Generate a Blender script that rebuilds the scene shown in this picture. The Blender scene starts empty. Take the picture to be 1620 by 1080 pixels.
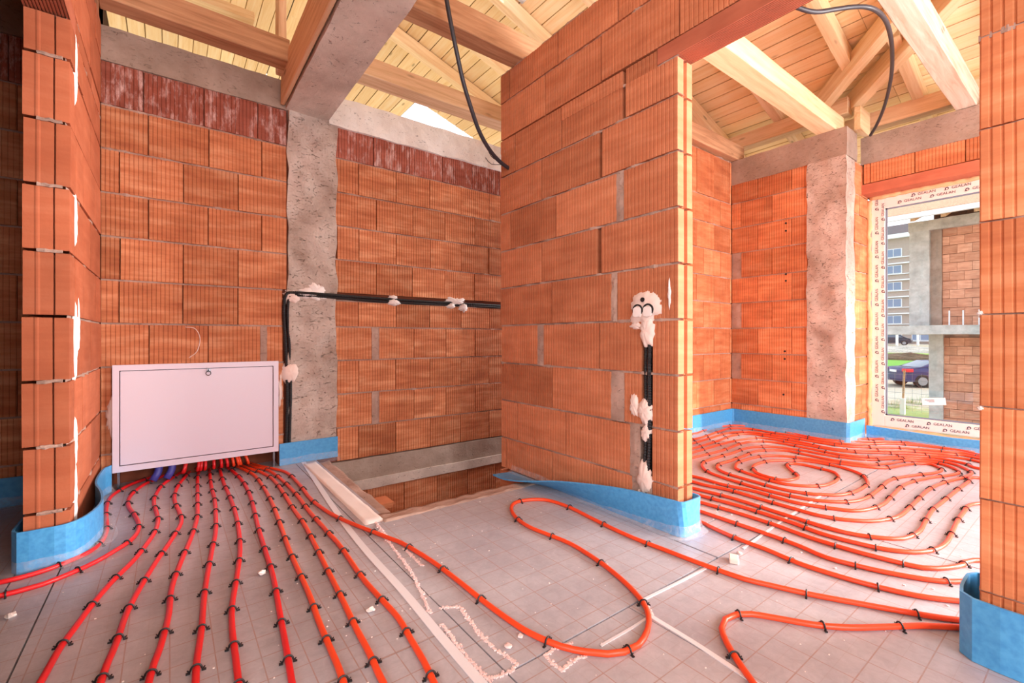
import bpy, bmesh, math, random
from mathutils import Vector, Matrix, noise
random.seed(7)
C = bpy.context.scene.collection
SC = bpy.context.scene
PI = math.pi

# ------------------------------------------------------------------ camera, sky, sun, added fill lamps, exposure
CAM_Z, HOR, FPX = 0.87, 535.0, 720.0
FWD = Vector((0.6018, 0.7986, 0.0)); RGT = Vector((0.7986, -0.6018, 0.0))
cam = bpy.data.cameras.new('camera'); cam_o = bpy.data.objects.new('camera', cam); C.objects.link(cam_o)
cam.sensor_width = 36.0; cam.lens = 36.0 * FPX / 1620.0; cam.shift_y = -5.0 / 1620.0
cam.clip_start = 0.02; cam.clip_end = 500
cam_o.location = (0, 0, CAM_Z)
cam_o.rotation_euler = (PI / 2, 0, math.atan2(FWD.y, FWD.x) - PI / 2)
SC.camera = cam_o
SC.view_settings.view_transform = 'Standard'; SC.view_settings.look = 'None'
SC.view_settings.gamma = 1.0; SC.view_settings.use_curve_mapping = False
SC.view_settings.exposure = 0.33

w = bpy.data.worlds.new('sky'); SC.world = w; w.use_nodes = True
nt = w.node_tree; nt.nodes.clear()
tc = nt.nodes.new('ShaderNodeTexCoord'); sep = nt.nodes.new('ShaderNodeSeparateXYZ')
rmp = nt.nodes.new('ShaderNodeValToRGB'); bg = nt.nodes.new('ShaderNodeBackground'); wo = nt.nodes.new('ShaderNodeOutputWorld')
nt.links.new(tc.outputs['Generated'], sep.inputs[0]); nt.links.new(sep.outputs['Z'], rmp.inputs[0])
rmp.color_ramp.elements[0].position = 0.0; rmp.color_ramp.elements[0].color = (0.96, 0.96, 1.0, 1)
rmp.color_ramp.elements[1].position = 0.7; rmp.color_ramp.elements[1].color = (0.72, 0.84, 1.0, 1)
nt.links.new(rmp.outputs[0], bg.inputs[0]); bg.inputs[1].default_value = 1.7
nt.links.new(bg.outputs[0], wo.inputs[0])

def lamp_sun(direction, strength, color, angle):
    l = bpy.data.lights.new('sun', 'SUN'); l.energy = strength; l.color = color; l.angle = angle
    o = bpy.data.objects.new('sun', l); C.objects.link(o)
    o.rotation_euler = Vector(direction).to_track_quat('Z', 'Y').to_euler()
def lamp_area(name, loc, target, sx, sy, power, color, spread=PI):
    l = bpy.data.lights.new(name, 'AREA'); l.shape = 'RECTANGLE'; l.size = sx; l.size_y = sy; l.energy = power; l.color = color; l.spread = spread
    o = bpy.data.objects.new(name, l); C.objects.link(o); o.location = loc
    o.rotation_euler = (Vector(loc) - Vector(target)).to_track_quat('Z', 'Y').to_euler()
lamp_sun((0.46, -0.76, 0.50), 4.6, (1.0, 0.93, 0.82), 0.03)
lamp_area('hall_end_fill', (0.5, -2.3, 1.5), (0.6, 3.4, 1.2), 2.0, 2.2, 100, (0.97, 0.98, 1.0))  # added fill behind the camera, no lamp stands there
lamp_area('left_side_fill', (-2.0, -0.6, 1.6), (1.9, 1.3, 1.3), 2.0, 2.0, 66, (0.97, 0.98, 1.0))  # unseen fill added on the left to brighten the partition face
lamp_area('stair_end_fill', (4.55, 3.0, 1.5), (1.6, 3.2, .6), 0.7, 1.6, 75, (0.98, 0.98, 1.0))  # added to lift the stairwell wall, no window is built here
lamp_area('right_room_fill', (3.3, -2.2, 1.3), (3.3, 1.6, 0.1), 2.4, 2.0, 205, (0.98, 0.98, 1.0))  # extra unseen fill, brightens the right room floor and walls
lamp_area('right_room_side_fill', (4.75, -1.5, 1.2), (-0.3, 2.7, 1.1), 1.6, 1.8, 100, (1.0, 0.97, 0.95), 1.3)  # added fill aimed through the doorway at the left pillar

# ------------------------------------------------------------------ materials
def mat(name):
    m = bpy.data.materials.new(name); m.use_nodes = True
    n = m.node_tree.nodes; n.clear()
    out = n.new('ShaderNodeOutputMaterial'); p = n.new('ShaderNodeBsdfPrincipled')
    m.node_tree.links.new(p.outputs[0], out.inputs[0])
    return m, m.node_tree, p, out
def S(v): return tuple((c / 255 / 12.92 if c / 255 <= 0.04045 else ((c / 255 + 0.055) / 1.055) ** 2.4) for c in v)
def N(t, kind, **kw):
    n = t.nodes.new(kind)
    for k, v in kw.items():
        if k in n.inputs: n.inputs[k].default_value = v
        else: setattr(n, k, v)
    return n
def ramp(t, src, stops):
    r = t.nodes.new('ShaderNodeValToRGB'); e = r.color_ramp.elements
    while len(e) > 1: e.remove(e[0])
    e[0].position = stops[0][0]; e[0].color = (*stops[0][1], 1) if len(stops[0][1]) == 3 else stops[0][1]
    for p, c in stops[1:]:
        q = e.new(p); q.color = (*c, 1)
    t.links.new(src, r.inputs[0]); return r.outputs[0]
def mix(t, fac, a, b, mode='MIX'):
    m = t.nodes.new('ShaderNodeMix'); m.data_type = 'RGBA'; m.blend_type = mode
    for s, v in ((m.inputs[0], fac), (m.inputs[6], a), (m.inputs[7], b)):
        if isinstance(v, (int, float)): s.default_value = v
        elif isinstance(v, tuple): s.default_value = (*v, 1)
        else: t.links.new(v, s)
    return m.outputs[2]
def mapped(t, scale, coord='Object', rnd=True):
    tcn = t.nodes.new('ShaderNodeTexCoord'); mp = t.nodes.new('ShaderNodeMapping')
    mp.inputs['Scale'].default_value = scale
    t.links.new(tcn.outputs[coord], mp.inputs[0])
    if rnd:
        oi = t.nodes.new('ShaderNodeObjectInfo'); mm = t.nodes.new('ShaderNodeVectorMath'); mm.operation = 'SCALE'
        mm.inputs[0].default_value = (37, 53, 71); t.links.new(oi.outputs['Random'], mm.inputs['Scale'])
        t.links.new(mm.outputs[0], mp.inputs['Location'])
    return mp.outputs[0]
def bump(t, p, src, strength, dist=0.002):
    b = t.nodes.new('ShaderNodeBump'); b.inputs['Strength'].default_value = strength; b.inputs['Distance'].default_value = dist
    t.links.new(src, b.inputs['Height']); t.links.new(b.outputs[0], p.inputs['Normal'])
def plain(name, rgb, rough=0.6, metal=0.0, var=0.0, spec=0.5):
    m, t, p, o = mat(name); c = S(rgb)
    if var:
        nz = N(t, 'ShaderNodeTexNoise', Scale=6.0, Detail=4.0); t.links.new(mapped(t, (1, 1, 1)), nz.inputs['Vector'])
        t.links.new(ramp(t, nz.outputs[0], [(0.3, tuple(x * (1 - var) for x in c)), (0.7, tuple(min(1, x * (1 + var)) for x in c))]), p.inputs['Base Color'])
    else: p.inputs['Base Color'].default_value = (*c, 1)
    p.inputs['Roughness'].default_value = rough; p.inputs['Metallic'].default_value = metal
    p.inputs['Specular IOR Level'].default_value = spec
    return m
def brick_mat(name, lo, mid, hi, bands=0.8, white=0.0):
    m, t, p, o = mat(name)
    v = mapped(t, (1.5, 1.0, 9.0)); nz = N(t, 'ShaderNodeTexNoise', Scale=2.2, Detail=5.0, Roughness=0.6); t.links.new(v, nz.inputs['Vector'])
    col = ramp(t, nz.outputs[0], [(0.34, S(lo)), (0.5, S(mid)), (0.66, S(hi))])
    oi = t.nodes.new('ShaderNodeObjectInfo')
    tone = ramp(t, oi.outputs['Random'], [(0.0, (0.80, 0.78, 0.76)), (0.5, (1.0, 0.98, 0.97)), (1.0, (1.14, 1.18, 1.2))])
    v2 = mapped(t, (1, 1, 1)); n2 = N(t, 'ShaderNodeTexNoise', Scale=7.0, Detail=6.0); t.links.new(v2, n2.inputs['Vector'])
    col = mix(t, 1.0, mix(t, bands, S(mid), col), tone, 'MULTIPLY')
    blot = ramp(t, n2.outputs[0], [(0.35, (0.88, 0.86, 0.86)), (0.65, (1.06, 1.06, 1.06))])
    col = mix(t, 0.8, col, blot, 'MULTIPLY')
    if white:
        v3 = mapped(t, (8.0, 3.0, 2.6)); n3 = N(t, 'ShaderNodeTexNoise', Scale=3.0, Detail=6.0, Roughness=0.7); t.links.new(v3, n3.inputs['Vector'])
        f = ramp(t, n3.outputs[0], [(0.50, (0, 0, 0)), (0.66, (white,) * 3)])
        col = mix(t, f, col, S((225, 190, 182)))
    t.links.new(col, p.inputs['Base Color']); p.inputs['Roughness'].default_value = 0.85; p.inputs['Specular IOR Level'].default_value = 0.2
    n4 = N(t, 'ShaderNodeTexNoise', Scale=90.0, Detail=3.0); t.links.new(v2, n4.inputs['Vector'])
    bump(t, p, n4.outputs[0], 0.35, 0.0015)
    return m
def concrete_mat(name, lo, hi, pits=0.7, rough=0.6):
    m, t, p, o = mat(name)
    v = mapped(t, (1, 1, 1), rnd=False); n1 = N(t, 'ShaderNodeTexNoise', Scale=3.5, Detail=8.0, Roughness=0.65); t.links.new(v, n1.inputs['Vector'])
    col = ramp(t, n1.outputs[0], [(0.32, S(lo)), (0.68, S(hi))])
    vp = mapped(t, (1, 1, 2.2), rnd=False); n2 = N(t, 'ShaderNodeTexNoise', Scale=22.0, Detail=4.0, Roughness=0.7, Distortion=1.5); t.links.new(vp, n2.inputs['Vector'])
    pit = ramp(t, n2.outputs[0], [(0.33, (pits,) * 3), (0.39, (0, 0, 0))])
    col = mix(t, pit, col, tuple(x * 0.35 for x in S(lo)))
    t.links.new(col, p.inputs['Base Color']); p.inputs['Roughness'].default_value = 0.92; p.inputs['Specular IOR Level'].default_value = 0.2
    n3 = N(t, 'ShaderNodeTexNoise', Scale=48.0, Detail=6.0, Roughness=0.7); t.links.new(v, n3.inputs['Vector'])
    hgt = mix(t, 0.45, ramp(t, n2.outputs[0], [(0.28, (0, 0, 0)), (0.42, (1, 1, 1))]), n3.outputs[0])
    bump(t, p, hgt, rough, 0.012)
    return m
def wood_mat(name, lo, mid, hi, rough=0.65):
    m, t, p, o = mat(name)
    v = mapped(t, (0.9, 14.0, 14.0)); n1 = N(t, 'ShaderNodeTexNoise', Scale=2.2, Detail=6.0, Roughness=0.6, Distortion=0.6); t.links.new(v, n1.inputs['Vector'])
    col = ramp(t, n1.outputs[0], [(0.3, S(lo)), (0.5, S(mid)), (0.72, S(hi))])
    oi = t.nodes.new('ShaderNodeObjectInfo')
    tone = ramp(t, oi.outputs['Random'], [(0.0, (0.88, 0.84, 0.80)), (1.0, (1.08, 1.08, 1.08))])
    col = mix(t, 1.0, col, tone, 'MULTIPLY')
    vk = mapped(t, (1.6, 5.0, 5.0)); vo = N(t, 'ShaderNodeTexVoronoi', Scale=1.3); t.links.new(vk, vo.inputs['Vector'])
    kn = ramp(t, vo.outputs['Distance'], [(0.05, (0.75,) * 3), (0.10, (0, 0, 0))])
    col = mix(t, kn, col, tuple(x * 0.45 for x in S(lo)))
    t.links.new(col, p.inputs['Base Color']); p.inputs['Roughness'].default_value = rough; p.inputs['Specular IOR Level'].default_value = 0.25
    bump(t, p, n1.outputs[0], 0.25, 0.002)
    return m
M = {}
M['brick'] = brick_mat('brick_clay', (168, 92, 60), (200, 126, 86), (228, 168, 128), 0.62)
M['brick_smooth'] = brick_mat('brick_clay_smooth', (178, 104, 70), (192, 118, 82), (206, 134, 98), 0.6)
M['brick_shaded'] = brick_mat('brick_clay_shaded', (168, 88, 58), (182, 102, 70), (194, 116, 84), 0.5)  # darker copy of the smooth clay, standing in for less light
M['brick_hot'] = brick_mat('brick_clay_orange', (177, 97, 63), (205, 126, 83), (224, 158, 115), 0.55)
M['brick_white'] = brick_mat('brick_clay_lime_stained', (146, 78, 62), (164, 92, 74), (180, 108, 90), 0.7, 0.75)
M['brick_far'] = brick_mat('brick_clay_weathered', (186, 122, 98), (212, 152, 124), (226, 172, 146), 0.7)
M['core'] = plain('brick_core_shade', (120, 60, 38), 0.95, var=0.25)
M['mortar'] = concrete_mat('mortar', (150, 120, 106), (196, 164, 148), 0.3)
M['concrete'] = concrete_mat('concrete_cast', (184, 168, 156), (222, 206, 194))
M['crumbly'] = concrete_mat('concrete_crumbly', (160, 138, 124), (212, 194, 182), 0.85, 0.9)
M['concrete_dk'] = concrete_mat('concrete_ring', (146, 126, 112), (180, 160, 146), 0.45)
M['concrete_lt'] = concrete_mat('concrete_light', (224, 214, 206), (246, 240, 234), 0.8)
M['concrete_gr'] = concrete_mat('concrete_grey', (168, 166, 162), (212, 210, 206), 0.5)
M['plaster'] = plain('gypsum_plaster', (232, 206, 194), 0.9, var=0.08)
M['plaster_w'] = plain('gypsum_white', (240, 228, 222), 0.9, var=0.06)
M['wood'] = wood_mat('spruce_timber', (204, 166, 126), (226, 192, 154), (238, 210, 176))
M['wood_lt'] = wood_mat('spruce_light', (222, 188, 142), (237, 209, 166), (246, 224, 188))
M['wood_dk'] = wood_mat('spruce_weathered', (166, 124, 92), (198, 154, 118), (218, 178, 142))
M['smear'] = wood_mat('timber_cement_smeared', (186, 160, 134), (214, 196, 176), (232, 220, 206))
M['plank'] = wood_mat('roof_plank', (240, 206, 150), (249, 222, 174), (253, 234, 198))
M['under'] = plain('roof_underlay', (78, 52, 34), 0.95)
M['red'] = plain('pipe_red', (222, 30, 34), 0.38, var=0.10)
M['orange'] = plain('pipe_orange', (238, 74, 34), 0.36, var=0.06)
M['clip'] = plain('clip_black', (26, 24, 26), 0.5)
M['cable'] = plain('cable_black', (52, 50, 56), 0.45)
M['conduit'] = plain('conduit_black', (24, 22, 24), 0.5)
M['white'] = plain('cabinet_white', (222, 208, 220), 0.35)
M['steel'] = plain('lock_chrome', (120, 120, 126), 0.25, metal=0.9)
M['dark'] = plain('matt_black_and_shade', (22, 20, 20), 0.7)  # black parts; also stands in for shade in chase and holes
M['purple'] = plain('pipe_insulation_blue', (70, 66, 150), 0.5)
M['tape'] = plain('seam_tape', (226, 222, 226), 0.3)
M['crumb'] = plain('foil_tear_pink', (238, 206, 202), 0.8, var=0.1)
M['lintel'] = brick_mat('lintel_clay', (172, 92, 68), (184, 104, 78), (198, 118, 90), 0.5)
M['pvc'] = plain('window_frame_pvc', (244, 226, 216), 0.35)
M['ink'] = plain('print_ink', (52, 46, 70), 0.6)
M['foamgun'] = plain('expanding_foam', (226, 178, 130), 0.85, var=0.15)
M['gasket'] = plain('gasket_grey', (120, 130, 146), 0.5)
M['render'] = plain('facade_render', (176, 160, 150), 0.9, var=0.05)
M['wtrim'] = plain('white_trim', (236, 236, 238), 0.6)
M['paneblue'] = plain('far_pane', (120, 140, 168), 0.15)
M['roofdk'] = plain('roof_tile_dark', (92, 84, 84), 0.8, var=0.15)
M['carblue'] = plain('car_paint_blue', (34, 42, 96), 0.25)
M['cardark'] = plain('car_paint_dark', (40, 46, 60), 0.25)
M['carglass'] = plain('car_glass', (90, 104, 120), 0.08)
M['lampred'] = plain('tail_light_red', (216, 44, 54), 0.2)
M['tyre'] = plain('tyre_rubber', (24, 24, 26), 0.8)
M['rim'] = plain('wheel_rim', (150, 152, 158), 0.3, metal=0.7)
M['soil'] = plain('dug_soil', (96, 78, 58), 0.95, var=0.3)
M['rubble'] = plain('rubble_grey', (186, 176, 164), 0.95, var=0.2)

def film_mat():
    m, t, p, o = mat('clear_plastic_film'); t.nodes.remove(p)
    tr = N(t, 'ShaderNodeBsdfTransparent'); gl = N(t, 'ShaderNodeBsdfPrincipled')
    gl.inputs['Base Color'].default_value = (0.86, 0.86, 0.9, 1); gl.inputs['Roughness'].default_value = 0.16
    v = mapped(t, (1, 1, 1), rnd=False); nz = N(t, 'ShaderNodeTexNoise', Scale=34.0, Detail=5.0, Distortion=1.2); t.links.new(v, nz.inputs['Vector'])
    bump(t, gl, nz.outputs[0], 0.5, 0.006)
    f = ramp(t, nz.outputs[0], [(0.45, (0.10,) * 3), (0.8, (0.32,) * 3)])
    mx = N(t, 'ShaderNodeMixShader'); t.links.new(f, mx.inputs[0]); t.links.new(tr.outputs[0], mx.inputs[1]); t.links.new(gl.outputs[0], mx.inputs[2])
    t.links.new(mx.outputs[0], o.inputs[0]); return m
M['film'] = film_mat()
def glass_mat():
    m, t, p, o = mat('window_glass'); t.nodes.remove(p)
    tr = N(t, 'ShaderNodeBsdfTransparent'); gl = N(t, 'ShaderNodeBsdfGlossy'); gl.inputs['Roughness'].default_value = 0.02
    tr.inputs[0].default_value = (0.96, 0.98, 0.98, 1)
    fr = N(t, 'ShaderNodeLayerWeight'); pw = N(t, 'ShaderNodeMath', operation='POWER'); pw.inputs[1].default_value = 4.0; t.links.new(fr.outputs['Facing'], pw.inputs[0])
    ml = N(t, 'ShaderNodeMath', operation='MULTIPLY_ADD'); ml.inputs[1].default_value = 0.6; ml.inputs[2].default_value = 0.03; t.links.new(pw.outputs[0], ml.inputs[0])
    mx = N(t, 'ShaderNodeMixShader'); t.links.new(ml.outputs[0], mx.inputs[0]); t.links.new(tr.outputs[0], mx.inputs[1]); t.links.new(gl.outputs[0], mx.inputs[2])
    t.links.new(mx.outputs[0], o.inputs[0]); return m
M['glass'] = glass_mat()
def strip_mat():
    m, t, p, o = mat('edge_foam_blue')
    v = mapped(t, (1, 1, 1), rnd=False); nz = N(t, 'ShaderNodeTexNoise', Scale=60.0, Detail=3.0); t.links.new(v, nz.inputs['Vector'])
    t.links.new(ramp(t, nz.outputs[0], [(0.3, S((66, 146, 204))), (0.7, S((84, 166, 218)))]), p.inputs['Base Color'])
    p.inputs['Roughness'].default_value = 0.4; p.inputs['Subsurface Weight'].default_value = 0.0
    bump(t, p, nz.outputs[0], 0.3, 0.002)
    return m
M['strip'] = strip_mat()
def foil_mat():
    m, t, p, o = mat('insulation_foil')
    g = t.nodes.new('ShaderNodeNewGeometry'); sp = t.nodes.new('ShaderNodeSeparateXYZ'); t.links.new(g.outputs['Position'], sp.inputs[0])
    def lines(axis, period, width):
        a = N(t, 'ShaderNodeMath', operation='MULTIPLY'); a.inputs[1].default_value = 1 / period; t.links.new(sp.outputs[axis], a.inputs[0])
        b = N(t, 'ShaderNodeMath', operation='FRACT'); t.links.new(a.outputs[0], b.inputs[0])
        c = N(t, 'ShaderNodeMath', operation='LESS_THAN'); c.inputs[1].default_value = width / period; t.links.new(b.outputs[0], c.inputs[0])
        return c.outputs[0]
    def mx2(a, b):
        c = N(t, 'ShaderNodeMath', operation='MAXIMUM'); t.links.new(a, c.inputs[0]); t.links.new(b, c.inputs[1]); return c.outputs[0]
    n1 = N(t, 'ShaderNodeTexNoise', Scale=2.2, Detail=6.0, Roughness=0.65); t.links.new(g.outputs['Position'], n1.inputs['Vector'])
    n2 = N(t, 'ShaderNodeTexNoise', Scale=26.0, Detail=5.0, Roughness=0.7, Distortion=1.0); t.links.new(g.outputs['Position'], n2.inputs['Vector'])
    col = ramp(t, n1.outputs[0], [(0.3, S((160, 154, 160))), (0.7, S((192, 188, 193)))])
    col = mix(t, 0.5, col, ramp(t, n2.outputs[0], [(0.35, (0.80, 0.79, 0.80)), (0.7, (1.12, 1.11, 1.11))]), 'MULTIPLY')
    major = mx2(lines('X', 0.1, 0.0032), lines('Y', 0.1, 0.0032)); minor = mx2(lines('X', 0.05, 0.002), lines('Y', 0.05, 0.002))
    wear = ramp(t, n2.outputs[0], [(0.3, (0.2,) * 3), (0.55, (0.62,) * 3)])
    def mul(a, b, k=None):
        c = N(t, 'ShaderNodeMath', operation='MULTIPLY'); t.links.new(a, c.inputs[0])
        if k is None: t.links.new(b, c.inputs[1])
        else: c.inputs[1].default_value = k
        return c.outputs[0]
    col = mix(t, mul(minor, None, 0.13), col, S((150, 118, 100)))
    col = mix(t, mul(major, wear), col, S((158, 112, 88)))
    t.links.new(col, p.inputs['Base Color']); p.inputs['Roughness'].default_value = 0.42; p.inputs['Specular IOR Level'].default_value = 0.5
    bump(t, p, n2.outputs[0], 0.25, 0.004)
    return m
M['foil'] = foil_mat()
def ground_mat():
    m, t, p, o = mat('site_ground')
    g = t.nodes.new('ShaderNodeNewGeometry'); sp = t.nodes.new('ShaderNodeSeparateXYZ'); t.links.new(g.outputs['Position'], sp.inputs[0])
    n1 = N(t, 'ShaderNodeTexNoise', Scale=0.35, Detail=6.0, Roughness=0.7); t.links.new(g.outputs['Position'], n1.inputs['Vector'])
    n2 = N(t, 'ShaderNodeTexNoise', Scale=4.0, Detail=6.0, Roughness=0.75); t.links.new(g.outputs['Position'], n2.inputs['Vector'])
    ad = N(t, 'ShaderNodeMath', operation='MULTIPLY_ADD'); ad.inputs[1].default_value = 9.0; t.links.new(n1.outputs[0], ad.inputs[0]); t.links.new(sp.outputs['X'], ad.inputs[2])
    mr = N(t, 'ShaderNodeMapRange'); mr.inputs['From Min'].default_value = 0; mr.inputs['From Max'].default_value = 100; t.links.new(ad.outputs[0], mr.inputs[0])
    sand, grass = S((204, 186, 160)), S((92, 150, 40))
    col = ramp(t, mr.outputs[0], [(0.21, sand), (0.225, S((138, 160, 84))), (0.25, S((150, 160, 100))), (0.26, S((190, 178, 164))), (0.38, S((166, 150, 130))), (0.40, grass), (0.76, S((108, 162, 50))), (0.78, S((172, 158, 130))), (1.0, S((160, 152, 140)))])
    col = mix(t, 0.7, col, ramp(t, n2.outputs[0], [(0.3, (0.72, 0.72, 0.70)), (0.7, (1.2, 1.2, 1.15))]), 'MULTIPLY')
    t.links.new(col, p.inputs['Base Color']); p.inputs['Roughness'].default_value = 0.95
    return m
M['ground'] = ground_mat()

# ------------------------------------------------------------------ mesh helpers
def link(name, me, m=None, parent=None, loc=(0, 0, 0), rot=(0, 0, 0), smooth=False):
    o = bpy.data.objects.new(name, me); C.objects.link(o)
    if m is not None and me is not None and not me.materials: me.materials.append(m)
    if smooth:
        for f in me.polygons: f.use_smooth = True
    o.location = loc; o.rotation_euler = rot
    if parent is not None: o.parent = parent
    return o
def tag(o, label=None, cat=None, group=None, kind=None):
    if label: o['label'] = label
    if cat: o['category'] = cat
    if group: o['group'] = group
    if kind: o['kind'] = kind
    return o
def empty(name, loc=(0, 0, 0), rz=0.0):
    o = bpy.data.objects.new(name, None); C.objects.link(o); o.location = loc; o.rotation_euler = (0, 0, rz); o.empty_display_size = 0.1
    return o
def mesh(name, v, f):
    me = bpy.data.meshes.new(name); me.from_pydata([tuple(x) for x in v], [], f); me.update(); return me
class MB:
    def __init__(s): s.v = []; s.f = []
    def add(s, v, f):
        k = len(s.v); s.v += [tuple(x) for x in v]; s.f += [tuple(i + k for i in q) for q in f]; return s
    def box(s, a, b):
        (x0, y0, z0), (x1, y1, z1) = a, b
        return s.add([(x0, y0, z0), (x1, y0, z0), (x1, y1, z0), (x0, y1, z0), (x0, y0, z1), (x1, y0, z1), (x1, y1, z1), (x0, y1, z1)],
                     [(0, 3, 2, 1), (4, 5, 6, 7), (0, 1, 5, 4), (1, 2, 6, 5), (2, 3, 7, 6), (3, 0, 4, 7)])
    def tube(s, pts, r, n=8, closed=False):
        pts = [Vector(p) for p in pts]; V = []; F = []
        up = Vector((0, 0, 1)); L = len(pts); prev = None
        for i, p in enumerate(pts):
            t = (pts[min(i + 1, L - 1)] - pts[max(i - 1, 0)]).normalized()
            if prev is None:
                a = t.cross(up)
                if a.length < 0.05: a = t.cross(Vector((1, 0, 0)))
            else: a = prev - t * prev.dot(t)
            a.normalize(); prev = a; b = t.cross(a); rr = r[i] if isinstance(r, (list, tuple)) else r
            V += [p + (a * math.cos(2 * PI * k / n) + b * math.sin(2 * PI * k / n)) * rr for k in range(n)]
        for i in range(L - 1):
            for k in range(n):
                F.append((i * n + k, i * n + (k + 1) % n, (i + 1) * n + (k + 1) % n, (i + 1) * n + k))
        F.append(tuple(range(n - 1, -1, -1))); F.append(tuple((L - 1) * n + k for k in range(n)))
        return s.add(V, F)
    def mesh(s, name): return mesh(name, s.v, s.f)
def bevelled(me, wd, seg=1):
    b = bmesh.new(); b.from_mesh(me); bmesh.ops.bevel(b, geom=b.edges[:], offset=wd, segments=seg, affect='EDGES', profile=0.5); b.to_mesh(me); b.free(); return me
def rough_box(a, b, step=0.05, amp=0.004, seed=0, sc=9.0):
    """A box with a subdivided, slightly uneven skin (cast concrete)."""
    a, b = Vector(a), Vector(b); bm = bmesh.new()
    bmesh.ops.create_cube(bm, size=1.0)
    d = b - a
    for v in bm.verts: v.co = Vector((a.x + (v.co.x + .5) * d.x, a.y + (v.co.y + .5) * d.y, a.z + (v.co.z + .5) * d.z))
    for ax in range(3):
        n = min(60, max(0, int(d[ax] / step)))
        for k in range(1, n):
            co = a.copy(); co[ax] += d[ax] * k / n; no = Vector((0, 0, 0)); no[ax] = 1
            bmesh.ops.bisect_plane(bm, geom=bm.verts[:] + bm.edges[:] + bm.faces[:], plane_co=co, plane_no=no)
    for v in bm.verts: v.co += Vector(noise.noise_vector(v.co * sc + Vector((seed, seed * 2, 0)))) * amp
    me = bpy.data.meshes.new('rough_box'); bm.to_mesh(me); bm.free(); return me
def catmull(pts, step=0.03):
    P = [Vector(p) for p in pts]; P = [P[0] * 2 - P[1]] + P + [P[-1] * 2 - P[-2]]; out = []
    for i in range(1, len(P) - 2):
        p0, p1, p2, p3 = P[i - 1:i + 3]; n = max(1, int((p2 - p1).length / step))
        for k in range(n):
            t = k / n
            out.append(0.5 * ((2 * p1) + (p2 - p0) * t + (2 * p0 - 5 * p1 + 4 * p2 - p3) * t * t + (3 * p1 - p0 - 3 * p2 + p3) * t ** 3))
    out.append(P[-2].copy()); return out
def at(px, py, z=0.0):
    """World point of the horizontal plane z that the surveyed photograph point stands for."""
    d = FPX * (CAM_Z - z) / (py - HOR); p = d * (FWD + RGT * ((px - 810) / FPX)); return Vector((p.x, p.y, z))

# ------------------------------------------------------------------ ceiling (roof), floor and walls
SL = 0.31; RIDGE = 1.0
def roof_z(x):     # underside of the planks
    return 4.57 - SL * x if x >= RIDGE else 4.57 - SL * RIDGE - SL * (RIDGE - x)
ANG = math.atan(SL)

# bricks --------------------------------------------------------------------------------------------
_bricks = {}
def brick_mesh(L, H, D, end=None, style='ribs'):
    key = (round(L, 3), round(H, 3), round(D, 3), end, style)
    if key in _bricks: return _bricks[key]
    per = 0.0215; n = max(1, round(L / per)); pr = []
    for k in range(n):
        x0 = -L / 2 + L * k / n; x1 = -L / 2 + L * (k + 1) / n; g = 0.0042
        if style == 'scallop':
            pr += [(x0, 0.0032), (x0 + (x1 - x0) * .16, 0.0), (x0 + (x1 - x0) * .80, 0.0), (x0 + (x1 - x0) * .90, 0.0032)]
        else:
            pr += [(x0, 0.0), (x1 - g, 0.0), (x1 - g * .8, 0.005), (x1 - g * .2, 0.005)]
    pr.append((L / 2, 0.0))
    if end == '+':
        pr += [(L / 2, D * .40), (L / 2 - .016, D * .46), (L / 2 - .016, D * .62), (L / 2 - .002, D * .66)]
    pr.append((L / 2, D))
    pr.append((-L / 2, D))
    if end == '-':
        pr += [(-L / 2, D * .76), (-L / 2 - .002, D * .72), (-L / 2 - .002, D * .68), (-L / 2, D * .64),
               (-L / 2, D * .36), (-L / 2 + .02, D * .355), (-L / 2 + .02, D * .32), (-L / 2, D * .315)]
    if end == 'both-': pass
    m = len(pr); v = [(x, y, -H / 2) for x, y in pr] + [(x, y, H / 2) for x, y in pr]
    f = [(i, (i + 1) % m, (i + 1) % m + m, i + m) for i in range(m)] + [tuple(range(m - 1, -1, -1)), tuple(range(m, 2 * m))]
    _bricks[key] = mesh('brick', v, f); return _bricks[key]
ROWS = [-0.045, 0.205, 0.455, 0.705, 0.955, 1.205, 1.455, 1.705, 1.955, 2.205, 2.455]
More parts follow.
